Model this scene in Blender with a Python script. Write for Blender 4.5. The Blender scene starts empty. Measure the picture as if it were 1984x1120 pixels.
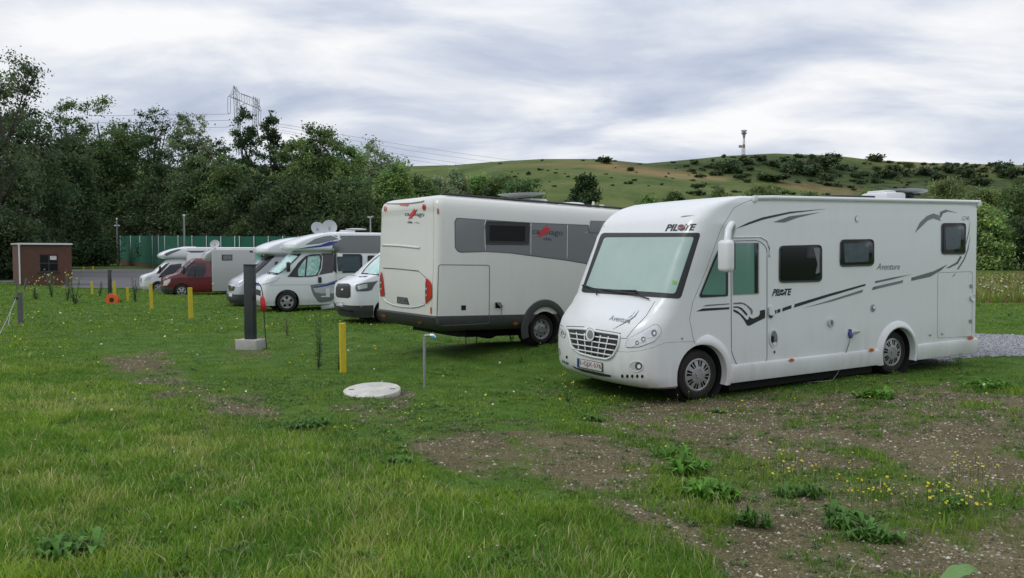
import bpy, bmesh, math, random
import numpy as np
from mathutils import Vector, Matrix
from mathutils.bvhtree import BVHTree
R = math.radians
SC = bpy.context.scene
COL = SC.collection
random.seed(7)
F = 1550.0; CX = 992.0; CY = 560.0; CZ = 2.0
PITCH = math.atan(70 / F)
CAM = Vector((0, 0, CZ))

# ------------------------------------------------------------------ helpers
def ray(px, py):
    d = ((px - CX) / F, 1.0, -(py - CY) / F)
    c, s = math.cos(PITCH), math.sin(PITCH)
    return Vector((d[0], d[1] * c + d[2] * s, -d[1] * s + d[2] * c))

def at(px, py, Y):
    r = ray(px, py)
    return CAM + r * (Y / r.y)

# terrain table: rows of (depth, heights at column u=X/Y)
UCOL = [-0.64, -0.5, -0.38, -0.27, -0.15, 0.0, 0.13, 0.30, 0.46, 0.64]
TAB = [
 (0.1,  [.45]*10),
 (3.0,  [.47, .46, .45, .45, .44, .42, .40, .38, .36, .36]),
 (5.0,  [.44, .42, .40, .38, .36, .34, .32, .30, .30, .30]),
 (8.0,  [.36, .32, .28, .26, .24, .22, .17, .14, .18, .20]),
 (10.5, [.28, .22, .18, .14, .11, .08, .00, .00, .10, .16]),
 (13.0, [.20, .14, .10, .06, .03, .00, .00, .02, .07, .10]),
 (18.0, [.08, .04, .02, .02, .03, .08, .10, .08, .07, .07]),
 (24.0, [.02, .00, .00, .00, .00, .05, .08, .07, .06, .06]),
 (30.0, [.00, .00, -.02, -.04, .00, .0, .05, .05, .05, .05]),
 (37.0, [.00, -.05, -.08, -.10, -.05, .0, .0, .05, .05, .05]),
 (44.0, [-.05, -.20, -.32, -.30, -.15, .0, .0, .0, .0, .0]),
 (55.0, [-.10, -.20, -.30, -.30, -.15, .0, .0, .0, .0, .0]),
 (72.0, [.0, -.15, -.20, -.20, -.1, .0, .0, .0, .0, .0]),
 (110., [.3, .2, .2, .1, .2, .8, 1., 1., .8, .5]),
 (150., [1., 1., 1., 1.5, 2.5, 4., 4.5, 4., 3., 2.]),
 (220., [4., 4., 4., 5., 8., 12., 13., 11., 9., 7.]),
 (300., [12., 12., 12., 14., 20., 27., 28., 25., 20., 17.]),
 (380., [28., 28., 28., 30., 35., 42., 41., 40., 34., 32.]),
 (430., [42., 42., 42., 43., 46., 51., 50., 53., 47., 46.]),
 (465., [48., 48., 48., 49., 52., 57., 55.5, 59., 55., 53.]),
 (520., [47., 47., 47., 48., 51., 55., 54., 57., 53., 51.]),
 (800., [30.]*10),
 (3000., [10.]*10),
]
TY = np.log(np.array([t[0] for t in TAB])); TZ = np.array([t[1] for t in TAB])
# crest profile, depth 465
CRX = np.array([0, 780, 880, 950, 1050, 1165, 1250, 1300, 1400, 1500, 1600, 1700, 1800, 1984, 2100]) 
CRP = np.array([324, 323, 321, 315, 309, 309, 318, 314, 304, 299, 302, 312, 317, 321, 323])

def vnoise(x, y, seed=0):
    x = np.asarray(x, float); y = np.asarray(y, float)
    xi = np.floor(x).astype(np.int64); yi = np.floor(y).astype(np.int64)
    fx = x - xi; fy = y - yi
    fx = fx * fx * (3 - 2 * fx); fy = fy * fy * (3 - 2 * fy)
    def h(a, b):
        n = (a * 374761393 + b * 668265263 + seed * 974634777) & 0x7fffffff
        n = ((n ^ (n >> 13)) * 1274126177) & 0x7fffffff
        return ((n ^ (n >> 16)) & 0xffff) / 65535.0
    return (h(xi, yi) * (1 - fx) + h(xi + 1, yi) * fx) * (1 - fy) + (h(xi, yi + 1) * (1 - fx) + h(xi + 1, yi + 1) * fx) * fy

def fbm(x, y, seed=0, o=4):
    s = 0; a = .5
    for k in range(o):
        s = s + a * vnoise(np.asarray(x) * 2 ** k, np.asarray(y) * 2 ** k, seed + k); a *= .5
    return s / (1 - .5 ** o)

def height(x, y):
    x = np.asarray(x, float); y = np.asarray(y, float)
    Y = np.maximum(y, 0.3)
    u = np.clip(x / Y, -.64, .64)
    u = np.where(y < 0.5, 0, u)
    ly = np.log(Y)
    k = np.clip(np.searchsorted(TY, ly) - 1, 0, len(TY) - 2)
    t = np.clip((ly - TY[k]) / (TY[k + 1] - TY[k]), 0, 1)
    t = .5 * t + .5 * t * t * (3 - 2 * t)
    c = np.interp(u, UCOL, np.arange(10)); ci = np.clip(c.astype(int), 0, 8); ct = c - ci
    ct = ct * ct * (3 - 2 * ct)
    z = (TZ[k, ci] * (1 - ct) + TZ[k, ci + 1] * ct) * (1 - t) + (TZ[k + 1, ci] * (1 - ct) + TZ[k + 1, ci + 1] * ct) * t
    # follow the crest line of the hill
    want = 2 + (490 - np.interp(u * F + CX, CRX, CRP)) / F * 465
    base = TZ[19, ci] * (1 - ct) + TZ[19, ci + 1] * ct
    w = np.exp(-((Y - 465) / 60.0) ** 2)
    z = z + (want - base) * w
    z = z + (fbm(x / 55, y / 55, 3) - .5) * 7 * np.clip((Y - 150) / 120, 0, 1) * (1 - w * .9)
    z = z + .25 * np.exp(-((x - .9) / 2.6) ** 2 - ((y - 15.3) / 1.5) ** 2)
    z = z + (fbm(x / 1.7, y / 1.7, 9) - .5) * .07 * np.clip((y - 3) / 3, 0, 1) * np.clip((60 - y) / 30, 0, 1)
    return z

def H(x, y): return float(height(x, y))

def ground_px(px, py):
    r = ray(px, py); r = r / r.y
    Y = 1.5
    while Y < 700:
        p = CAM + r * Y
        if p.z < H(p.x, p.y):
            a, b = Y / 1.02, Y
            for _ in range(14):
                m = (a + b) / 2; p = CAM + r * m
                if p.z < H(p.x, p.y): b = m
                else: a = m
            p = CAM + r * a
            return Vector((p.x, p.y, H(p.x, p.y)))
        Y *= 1.02
    return None

def tag(o, label=None, cat=None, group=None, kind=None):
    if label: o['label'] = label
    if cat: o['category'] = cat
    if group: o['group'] = group
    if kind: o['kind'] = kind
    return o

def empty(name, loc=(0, 0, 0), mat=None):
    o = bpy.data.objects.new(name, None)
    COL.objects.link(o); o.empty_display_size = .3
    if mat is not None: o.matrix_world = mat
    else: o.location = loc
    return o

def link(name, me, mats, parent=None, smooth=None, local=True):
    """mesh data are in the parent's local space"""
    me.name = name
    if mats is not None:
        for m in (mats if isinstance(mats, (list, tuple)) else [mats]): me.materials.append(m)
    if smooth is not None:
        for p in me.polygons: p.use_smooth = True
        me.set_sharp_from_angle(angle=R(smooth))
    o = bpy.data.objects.new(name, me)
    COL.objects.link(o)
    if parent: o.parent = parent
    return o

def bmobj(name, bm, mats, parent=None, smooth=None):
    bm.normal_update()
    me = bpy.data.meshes.new(name); bm.to_mesh(me); bm.free()
    return link(name, me, mats, parent, smooth)

def box(bm, c, s, rot=None, bev=0, seg=2, mi=0):
    m = Matrix.Translation(Vector(c)) @ (rot.to_4x4() if rot else Matrix()) @ Matrix.Diagonal((*s, 1))
    g = bmesh.ops.create_cube(bm, size=1, matrix=m)
    vs = g['verts']; fs = set(f for v in vs for f in v.link_faces)
    if bev:
        es = set(e for v in vs for e in v.link_edges)
        r = bmesh.ops.bevel(bm, geom=list(es), offset=bev, segments=seg, affect='EDGES', profile=.5)
        fs = set(f for v in vs if v.is_valid for f in v.link_faces) | set(r['faces'])
    for f in fs:
        if f.is_valid: f.material_index = mi
    return bm

def tube(bm, pts, rad, n=8, mi=0, cap=True):
    pts = [Vector(p) for p in pts]
    rads = rad if isinstance(rad, (list, tuple)) else [rad] * len(pts)
    rings = []; up = Vector((0, 0, 1))
    for i, p in enumerate(pts):
        d = (pts[min(i + 1, len(pts) - 1)] - pts[max(i - 1, 0)])
        if d.length < 1e-9: d = Vector((0, 0, 1))
        d.normalize()
        a = d.cross(up)
        if a.length < .05: a = d.cross(Vector((1, 0, 0)))
        a.normalize(); b = d.cross(a)
        rings.append([bm.verts.new(p + (a * math.cos(t) + b * math.sin(t)) * rads[i]) for t in [2 * math.pi * k / n for k in range(n)]])
    for r0, r1 in zip(rings, rings[1:]):
        for k in range(n):
            f = bm.faces.new((r0[k], r0[(k + 1) % n], r1[(k + 1) % n], r1[k])); f.material_index = mi; f.smooth = True
    if cap and n > 2:
        for r, rev in ((rings[0], 0), (rings[-1], 1)):
            f = bm.faces.new(r[::-1] if not rev else r); f.material_index = mi
    return bm

def lathe(bm, prof, axis='y', n=32, c=(0, 0, 0), mi=0, skip=None):
    """prof: list of (radius, along). skip(ring, k) -> True leaves a face out"""
    rings = []
    for r, a in prof:
        ring = []
        for k in range(n):
            t = 2 * math.pi * k / n
            if axis == 'y': p = (r * math.cos(t), a, r * math.sin(t))
            elif axis == 'z': p = (r * math.cos(t), r * math.sin(t), a)
            else: p = (a, r * math.cos(t), r * math.sin(t))
            ring.append(bm.verts.new(Vector(p) + Vector(c)))
        rings.append(ring)
    for i, (r0, r1) in enumerate(zip(rings, rings[1:])):
        for k in range(n):
            if skip and skip(i, k): continue
            f = bm.faces.new((r0[k], r0[(k + 1) % n], r1[(k + 1) % n], r1[k])); f.material_index = mi; f.smooth = True
    return rings

def scatter_mesh(name, V, loops_per, C, mat, Fa=None):
    """V (n,k,3) polygons with k own vertices each; or faces given by Fa list of index tuples per item"""
    n, k, _ = V.shape
    me = bpy.data.meshes.new(name)
    me.vertices.add(n * k); me.vertices.foreach_set('co', V.reshape(-1).astype(np.float32))
    if Fa is None: Fa = [tuple(range(k))]
    sizes = [len(f) for f in Fa]; flat = np.concatenate([np.array(f) for f in Fa])
    L = (np.arange(n)[:, None] * k + flat[None, :]).reshape(-1)
    me.loops.add(len(L)); me.loops.foreach_set('vertex_index', L.astype(np.int32))
    starts = np.concatenate([[0], np.cumsum(sizes)[:-1]])
    LS = (np.arange(n)[:, None] * sum(sizes) + starts[None, :]).reshape(-1)
    me.polygons.add(n * len(Fa)); me.polygons.foreach_set('loop_start', LS.astype(np.int32))
    me.update(calc_edges=True)
    if C is not None:
        at_ = me.color_attributes.new('col', 'FLOAT_COLOR', 'POINT')
        CC = np.ones((n, k, 4), np.float32); CC[:, :, :3] = C if C.ndim == 3 else C[:, None, :]
        at_.data.foreach_set('color', CC.reshape(-1))
    me.materials.append(mat)
    return me

# ------------------------------------------------------------------ materials
def mat(name, base=(.5, .5, .5), rough=.5, metal=0, coat=0, spec=.5, noise=None, bump=None, emit=None):
    m = bpy.data.materials.new(name); m.use_nodes = True
    nt = m.node_tree; b = nt.nodes['Principled BSDF']
    b.inputs['Base Color'].default_value = (*base, 1)
    b.inputs['Roughness'].default_value = rough; b.inputs['Metallic'].default_value = metal
    b.inputs['Coat Weight'].default_value = coat; b.inputs['Specular IOR Level'].default_value = spec
    b.inputs['Coat Roughness'].default_value = .08
    if noise:
        sc, amt, col2 = noise
        tc = nt.nodes.new('ShaderNodeTexCoord'); n = nt.nodes.new('ShaderNodeTexNoise')
        n.inputs['Scale'].default_value = sc; n.inputs['Detail'].default_value = 6; n.inputs['Roughness'].default_value = .65
        nt.links.new(tc.outputs['Object'], n.inputs['Vector'])
        mp = nt.nodes.new('ShaderNodeMapRange'); mp.inputs['From Min'].default_value = .35; mp.inputs['From Max'].default_value = .75
        mp.inputs['To Max'].default_value = amt
        nt.links.new(n.outputs['Fac'], mp.inputs['Value'])
        mx = nt.nodes.new('ShaderNodeMix'); mx.data_type = 'RGBA'
        mx.inputs['A'].default_value = (*base, 1); mx.inputs['B'].default_value = (*col2, 1)
        nt.links.new(mp.outputs['Result'], mx.inputs['Factor']); nt.links.new(mx.outputs['Result'], b.inputs['Base Color'])
    if bump:
        sc, st = bump
        tc = nt.nodes.new('ShaderNodeTexCoord'); n = nt.nodes.new('ShaderNodeTexNoise'); n.inputs['Scale'].default_value = sc
        n.inputs['Detail'].default_value = 5
        nt.links.new(tc.outputs['Object'], n.inputs['Vector'])
        bp = nt.nodes.new('ShaderNodeBump'); bp.inputs['Strength'].default_value = st; bp.inputs['Distance'].default_value = .02
        nt.links.new(n.outputs['Fac'], bp.inputs['Height']); nt.links.new(bp.outputs['Normal'], b.inputs['Normal'])
    return m

def leafmat(name, trans=.35, rough=.6, mult=(1, 1, 1)):
    m = bpy.data.materials.new(name); m.use_nodes = True
    nt = m.node_tree; b = nt.nodes['Principled BSDF']; out = nt.nodes['Material Output']
    a = nt.nodes.new('ShaderNodeAttribute'); a.attribute_name = 'col'
    mu = nt.nodes.new('ShaderNodeMix'); mu.data_type = 'RGBA'; mu.blend_type = 'MULTIPLY'; mu.inputs['Factor'].default_value = 1
    mu.inputs['B'].default_value = (*mult, 1)
    nt.links.new(a.outputs['Color'], mu.inputs['A'])
    nt.links.new(mu.outputs['Result'], b.inputs['Base Color'])
    b.inputs['Roughness'].default_value = rough; b.inputs['Specular IOR Level'].default_value = .25
    t = nt.nodes.new('ShaderNodeBsdfTranslucent'); nt.links.new(mu.outputs['Result'], t.inputs['Color'])
    mx = nt.nodes.new('ShaderNodeMixShader'); mx.inputs['Fac'].default_value = trans
    nt.links.new(b.outputs['BSDF'], mx.inputs[1]); nt.links.new(t.outputs['BSDF'], mx.inputs[2])
    nt.links.new(mx.outputs['Shader'], out.inputs['Surface'])
    return m

def paintmat(name, base, dirt=(.42, .40, .36), amt=.36, rough=.32):
    """gloss paint with rain streaks and road film low down (object space: z up from the ground)"""
    m = mat(name, base, rough, coat=.35)
    nt = m.node_tree; b = nt.nodes['Principled BSDF']
    tc = nt.nodes.new('ShaderNodeTexCoord'); mp = nt.nodes.new('ShaderNodeMapping')
    mp.inputs['Scale'].default_value = (9, 9, .9)
    n = nt.nodes.new('ShaderNodeTexNoise'); n.inputs['Scale'].default_value = 1; n.inputs['Detail'].default_value = 5
    n2 = nt.nodes.new('ShaderNodeTexNoise'); n2.inputs['Scale'].default_value = 2.2; n2.inputs['Detail'].default_value = 7
    nt.links.new(tc.outputs['Object'], mp.inputs['Vector']); nt.links.new(mp.outputs['Vector'], n.inputs['Vector'])
    nt.links.new(tc.outputs['Object'], n2.inputs['Vector'])
    sx = nt.nodes.new('ShaderNodeSeparateXYZ'); nt.links.new(tc.outputs['Object'], sx.inputs['Vector'])
    low = nt.nodes.new('ShaderNodeMapRange'); low.inputs['From Min'].default_value = .9; low.inputs['From Max'].default_value = .2
    low.inputs['To Min'].default_value = .25; low.inputs['To Max'].default_value = 1.3
    nt.links.new(sx.outputs['Z'], low.inputs['Value'])
    ad = nt.nodes.new('ShaderNodeMath'); ad.operation = 'MULTIPLY'
    nt.links.new(n.outputs['Fac'], ad.inputs[0]); nt.links.new(n2.outputs['Fac'], ad.inputs[1])
    a2 = nt.nodes.new('ShaderNodeMath'); a2.operation = 'MULTIPLY'
    nt.links.new(ad.outputs[0], a2.inputs[0]); nt.links.new(low.outputs['Result'], a2.inputs[1])
    a3 = nt.nodes.new('ShaderNodeMath'); a3.operation = 'MULTIPLY'; a3.inputs[1].default_value = amt * 3; a3.use_clamp = True
    nt.links.new(a2.outputs[0], a3.inputs[0])
    mx = nt.nodes.new('ShaderNodeMix'); mx.data_type = 'RGBA'
    mx.inputs['A'].default_value = (*base, 1); mx.inputs['B'].default_value = (*dirt, 1)
    nt.links.new(a3.outputs[0], mx.inputs['Factor']); nt.links.new(mx.outputs['Result'], b.inputs['Base Color'])
    return m

M = {}
M['white'] = paintmat('white_paint', (.72, .735, .74))
M['cream'] = paintmat('off_white_paint', (.66, .66, .62))
M['white2'] = paintmat('van_white_paint', (.74, .76, .78))
M['silver'] = mat('silver_paint', (.50, .52, .55), .3, metal=.25, coat=.4)
M['greywall'] = paintmat('grey_wall_paint', (.40, .40, .41))
M['red'] = mat('dark_red_paint', (.13, .010, .018), .25, coat=.6)
M['blue'] = mat('blue_film', (.015, .04, .26), .35)
M['seam'] = mat('panel_gap', (.10, .11, .115), .7)
M['seam2'] = mat('soft_panel_gap', (.30, .32, .33), .6)
M['black'] = mat('black_plastic', (.018, .019, .02), .45)
M['trim'] = mat('grey_plastic', (.040, .042, .044), .6, noise=(6, .5, (.07, .066, .06)))
M['rubber'] = mat('rubber', (.014, .0135, .013), .85, noise=(8, .6, (.04, .035, .028)))
M['rim'] = mat('rim_silver', (.36, .37, .38), .35, metal=.45, noise=(12, .5, (.16, .14, .11)))
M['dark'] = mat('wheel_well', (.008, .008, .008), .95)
M['glass'] = mat('dark_glass', (.012, .014, .016), .06, spec=.6)
M['acryl'] = mat('tinted_acrylic', (.006, .007, .008), .10, spec=.3)
M['acrylblue'] = mat('blind_behind_acrylic', (.055, .085, .10), .2, noise=(7, .6, (.02, .03, .04)))
M['blind'] = mat('silver_screen_blind', (.33, .45, .41), .35, coat=.12, noise=(3, .6, (.42, .52, .48)))
M['blind2'] = mat('green_side_blind', (.10, .24, .19), .2, coat=.4, noise=(2, .5, (.16, .27, .24)))
M['shade'] = mat('foil_sunshade', (.45, .66, .62), .3, coat=.6, noise=(3, .8, (.22, .5, .45)))
M['foil'] = mat('crumpled_foil', (.12, .38, .32), .25, coat=.6, noise=(9, 1, (.55, .72, .68)))
M['lamp'] = mat('lamp_reflector', (.66, .68, .70), .18, metal=.35, coat=.6)
M['lampdark'] = mat('lamp_recess', (.16, .17, .18), .2, metal=.5)
M['lens'] = mat('lamp_lens', (.80, .82, .85), .12, coat=.8)
M['chrome'] = mat('chrome', (.8, .8, .82), .12, metal=1)
M['amber'] = mat('amber_marker', (.50, .12, .02), .3)
M['tail'] = mat('tail_lamp_red', (.50, .010, .014), .15, coat=.6)
M['decal_k'] = mat('black_film', (.016, .017, .018), .35)
M['decal_g'] = mat('grey_film', (.13, .135, .14), .35)
M['decal_lg'] = mat('mid_grey_film', (.17, .175, .18), .35)
M['decal_r'] = mat('red_film', (.50, .02, .03), .35)
M['decal_dr'] = mat('dark_red_film', (.14, .02, .03), .35)
M['band'] = mat('grey_window_band', (.165, .172, .18), .22, coat=.3)
M['plate'] = mat('number_plate', (.62, .62, .62), .4)
M['plate_txt'] = mat('plate_red_text', (.25, .03, .03), .5)
M['solar'] = mat('solar_panel', (.02, .022, .03), .2)
M['roofplastic'] = mat('roof_plastic', (.66, .67, .67), .45)
M['dish'] = mat('dish_grey', (.42, .43, .44), .5)
M['green'] = mat('sticker_green', (.18, .45, .12), .5)
M['yellow'] = mat('yellow_paint', (.60, .46, .015), .5, noise=(14, .7, (.40, .30, .03)), bump=(40, .2))
M['concrete'] = mat('concrete', (.42, .41, .38), .9, noise=(9, .7, (.27, .26, .23)), bump=(60, .4))
M['cover'] = mat('pale_concrete', (.58, .57, .52), .85, noise=(5, .9, (.34, .33, .28)), bump=(70, .3))
M['post'] = mat('anthracite_post', (.020, .026, .028), .5, noise=(4, .5, (.04, .045, .045)))
M['galv'] = mat('galvanised_steel', (.36, .37, .38), .4, metal=.5, noise=(20, .6, (.2, .2, .2)))
M['wood'] = mat('weathered_wood', (.085, .09, .088), .85, noise=(16, .8, (.16, .15, .13)), bump=(50, .4))
M['orange'] = mat('orange_plastic', (.70, .11, .015), .45)
M['tapblue'] = mat('tap_handle_blue', (.03, .25, .38), .4)
M['plug'] = mat('red_plug', (.60, .02, .03), .4)
M['cable'] = mat('grey_cable', (.20, .20, .20), .6)
M['kcable'] = mat('black_cable', (.02, .02, .02), .6)
M['bark'] = mat('bark', (.055, .045, .036), .9, noise=(3, .8, (.10, .09, .075)), bump=(12, .6))
M['steel'] = mat('lattice_steel', (.24, .25, .28), .6)
M['mastred'] = mat('mast_red', (.42, .25, .24), .6)
M['mastwhite'] = mat('mast_white', (.85, .85, .85), .6)
M['leaf'] = leafmat('leaves', .30)
M['grass'] = leafmat('grass_blades', .30, .55)
M['stone'] = leafmat('pebbles', 0.0, .9)
# ------------------------------------------------------------------ vehicle tools
def ringbody(bm, rows, nf=26, mi=0, ex=.9):
    """rows: (z, xf, bulge, cx, cy, w, xr, rr). horizontal rings stacked upwards and capped."""
    rings = []
    for (z, xf, bul, cx, cy, w, xr, rr) in rows:
        pts = []
        # front outline from y=-w to +w
        for i in range(nf + 1):
            t = i / nf
            if t < .3:
                a = (t / .3) * math.pi / 2
                y = -(w - cy) - cy * abs(math.cos(a)) ** ex; c = cx * (1 - math.sin(a) ** ex)
            elif t > .7:
                a = ((1 - t) / .3) * math.pi / 2
                y = (w - cy) + cy * abs(math.cos(a)) ** ex; c = cx * (1 - math.sin(a) ** ex)
            else:
                y = -(w - cy) + 2 * (w - cy) * (t - .3) / .4; c = 0
            pts.append((xf - bul * (y / w) ** 2 - c, y, z))
        x0 = xf - bul - cx
        for k in range(1, 8): pts.append((x0 + (xr + rr - x0) * k / 8, w, z))
        for k in range(7):
            a = k / 6 * math.pi / 2
            pts.append((xr + rr - rr * math.sin(a), w - rr + rr * math.cos(a), z))
        for k in range(7):
            a = k / 6 * math.pi / 2
            pts.append((xr + rr - rr * math.cos(a), -w + rr - rr * math.sin(a), z))
        for k in range(7, 0, -1): pts.append((x0 + (xr + rr - x0) * k / 8, -w, z))
        rings.append([bm.verts.new(p) for p in pts])
    n = len(rings[0])
    for r0, r1 in zip(rings, rings[1:]):
        for k in range(n):
            f = bm.faces.new((r0[k], r0[(k + 1) % n], r1[(k + 1) % n], r1[k])); f.material_index = mi; f.smooth = True
    f = bm.faces.new(rings[0][::-1]); f.material_index = mi
    f = bm.faces.new(rings[-1]); f.material_index = mi
    return bm

def interp_rows(rows, n=5):
    out = []
    for a, b in zip(rows, rows[1:]):
        k = max(1, min(n, int((b[0] - a[0]) / .06)))
        for i in range(k): out.append(tuple(a[j] + (b[j] - a[j]) * i / k for j in range(8)))
    out.append(rows[-1]); return out

def smooth_rows(rows, step=.055):
    """catmull-rom resampling of the section table in z"""
    zs = [r[0] for r in rows]; out = []
    def cr(p0, p1, p2, p3, t): return .5 * ((2 * p1) + (-p0 + p2) * t + (2 * p0 - 5 * p1 + 4 * p2 - p3) * t * t + (-p0 + 3 * p1 - 3 * p2 + p3) * t ** 3)
    for i in range(len(rows) - 1):
        r0, r1, r2, r3 = rows[max(i - 1, 0)], rows[i], rows[i + 1], rows[min(i + 2, len(rows) - 1)]
        k = max(1, int(round((r2[0] - r1[0]) / step)))
        for s in range(k):
            t = s / k; row = [r1[0] + (r2[0] - r1[0]) * t]
            for j in range(1, 8):
                v = cr(r0[j], r1[j], r2[j], r3[j], t); lo, hi = min(r1[j], r2[j]), max(r1[j], r2[j])
                e = .25 * (hi - lo); row.append(min(max(v, lo - e), hi + e) if j == 1 else min(max(v, lo), hi))
            out.append(tuple(row))
    out.append(rows[-1]); return out

def pose(X, Y, Z, yaw, pitch):
    c, s = math.cos(yaw), math.sin(yaw); cp, sp = math.cos(pitch), math.sin(pitch)
    fx = Vector((c * cp, s * cp, sp)); ly = Vector((-s, c, 0)); up = fx.cross(ly)
    m = Matrix((fx, ly, up)).transposed().to_4x4(); m.translation = Vector((X, Y, Z)); return m

def boolean_cut(bm, cutters):
    me = bpy.data.meshes.new('t'); bm.to_mesh(me); bm.free()
    ob = bpy.data.objects.new('t', me); COL.objects.link(ob)
    cm = bpy.data.meshes.new('c'); cutters.to_mesh(cm); cutters.free()
    co = bpy.data.objects.new('c', cm); COL.objects.link(co)
    md = ob.modifiers.new('b', 'BOOLEAN'); md.operation = 'DIFFERENCE'; md.solver = 'EXACT'; md.object = co
    dg = bpy.context.evaluated_depsgraph_get(); dg.update()
    res = bpy.data.meshes.new_from_object(ob.evaluated_get(dg))
    bpy.data.objects.remove(ob); bpy.data.objects.remove(co)
    return res

def cyl(bm, c, r, h, axis='y', n=48):
    rot = Matrix.Rotation(R(90), 4, 'X') if axis == 'y' else Matrix()
    bmesh.ops.create_cone(bm, cap_ends=True, segments=n, radius1=r, radius2=r, depth=h, matrix=Matrix.Translation(Vector(c)) @ rot)

class Veh:
    def __init__(s, name, m, label, cat, group):
        s.root = empty(name, mat=m); tag(s.root, label, cat, group); s.m = m; s.inv = m.inverted(); s.tree = None; s.bm = bmesh.new()
    def solid(s, me):
        """remember surfaces decals may land on"""
        s.bm.from_mesh(me)
    def ready(s):
        b = s.bm.copy(); b.transform(s.m); bmesh.ops.triangulate(b, faces=b.faces[:])
        s.tree = BVHTree.FromBMesh(b); b.free()
    def hit(s, px, py):
        d = ray(px, py).normalized()
        loc, nor, i, dist = s.tree.ray_cast(CAM, d)
        if loc is None:
            best = None; t0 = (s.m.translation - CAM).dot(d)
            for k in range(80):
                p = CAM + d * (t0 * (.6 + .012 * k)); q = s.tree.find_nearest(p)
                if best is None or q[3] < best[3]: best = q
            loc, nor = best[0], best[1]
        return loc, nor, d
    def surf(s, px, py, off):
        loc, nor, d = s.hit(px, py)
        k = max(abs(nor.dot(d)), .35)
        return s.inv @ (loc - d * (off / k))
    def decal(s, name, pts, m, off=.004, step=9, parent=None, fill=None, mesh=None):
        bm = mesh or bmesh.new()
        if mesh is None:
            polys = pts if isinstance(pts[0][0], (list, tuple)) else [pts]
            for pl in polys:
                vs = [bm.verts.new((p[0], p[1], 0)) for p in pl]
                f = bm.faces.new(vs)
            bm.normal_update()
            bmesh.ops.triangulate(bm, faces=bm.faces[:], ngon_method='EAR_CLIP')
        xs = [v.co.x for v in bm.verts]; ys = [v.co.y for v in bm.verts]
        if step:
            for lo, hi, no in ((min(xs), max(xs), (1, 0, 0)), (min(ys), max(ys), (0, 1, 0))):
                k = int((hi - lo) / step)
                for i in range(1, k + 1):
                    q = lo + (hi - lo) * i / (k + 1)
                    co = (q, 0, 0) if no[0] else (0, q, 0)
                    bmesh.ops.bisect_plane(bm, geom=bm.verts[:] + bm.edges[:] + bm.faces[:], plane_co=co, plane_no=no, dist=1e-5)
        pix = {v: (v.co.x, v.co.y) for v in bm.verts}
        bound = [e for e in bm.edges if e.is_boundary]
        low = {}
        for e in bound:
            for v in e.verts:
                if v not in low:
                    low[v] = bm.verts.new(s.surf(*pix[v], -.004))
        for v, (x, y) in pix.items(): v.co = s.surf(x, y, off)
        bm.normal_update()
        # top faces towards the camera
        cl = s.inv @ CAM
        for f in bm.faces:
            if f.normal.dot(cl - f.calc_center_median()) < 0: f.normal_flip()
        for f in bm.faces: f.smooth = True
        for e in bound:
            a, b = e.verts
            try: bm.faces.new((a, b, low[b], low[a]))
            except ValueError: pass
        me = bpy.data.meshes.new(name); bm.to_mesh(me); bm.free()
        me.set_sharp_from_angle(angle=R(50))
        return link(name, me, m, parent or s.root)
    def line(s, name, pts, rad, m, off=.0, n=6, parent=None, step=7):
        """round bead laid on the body along a traced polyline; pts may be a list of lines"""
        bm = bmesh.new()
        for pl in (pts if isinstance(pts[0][0], (list, tuple)) else [pts]):
            q = []
            for a, b in zip(pl, pl[1:]):
                k = max(1, int(math.hypot(b[0] - a[0], b[1] - a[1]) / step))
                q += [(a[0] + (b[0] - a[0]) * i / k, a[1] + (b[1] - a[1]) * i / k) for i in range(k)]
            q.append(pl[-1])
            tube(bm, [s.surf(x, y, off) for x, y in q], rad, n)
        return bmobj(name, bm, m, parent or s.root)
    def text(s, name, txt, quad, m, shear=0, off=.003, parent=None, bold=0, space=1.0, skip=None):
        """quad: TL, TR, BR, BL of the written word in the photograph"""
        cu = bpy.data.curves.new('t', 'FONT'); cu.body = txt; cu.shear = shear; cu.offset = bold; cu.space_character = space
        cu.resolution_u = 3
        ob = bpy.data.objects.new('t', cu); COL.objects.link(ob)
        dg = bpy.context.evaluated_depsgraph_get(); dg.update()
        me = bpy.data.meshes.new_from_object(ob.evaluated_get(dg)); bpy.data.objects.remove(ob)
        bm = bmesh.new(); bm.from_mesh(me)
        xs = [v.co.x for v in bm.verts]; ys = [v.co.y for v in bm.verts]
        x0, x1, y0, y1 = min(xs), max(xs), min(ys), max(ys)
        TL, TR, BR, BL = [Vector(q) for q in quad]
        for v in bm.verts:
            u = (v.co.x - x0) / (x1 - x0); w = (v.co.y - y0) / (y1 - y0)
            p = (BL * (1 - u) + BR * u) * (1 - w) + (TL * (1 - u) + TR * u) * w
            v.co = (p.x, p.y, 0)
        bmesh.ops.triangulate(bm, faces=bm.faces[:])
        return s.decal(name, None, m, off=off, step=0, parent=parent, mesh=bm)
    def part(s, name, bm, m, smooth=30, parent=None, solid=False):
        o = bmobj(name, bm, m, parent or s.root, smooth)
        if solid: s.solid(o.data)
        return o

def rp(pts, r=4, n=4):
    """round the corners of a traced polygon"""
    out = []; N = len(pts)
    for i in range(N):
        p = Vector(pts[i]); a = Vector(pts[i - 1]) - p; b = Vector(pts[(i + 1) % N]) - p
        k = min(r, a.length * .45, b.length * .45)
        A = p + a.normalized() * k; B = p + b.normalized() * k
        for j in range(n + 1):
            t = j / n; q = A * (1 - t) ** 2 + p * 2 * t * (1 - t) + B * t * t
            out.append((q.x, q.y))
    return out

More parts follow.
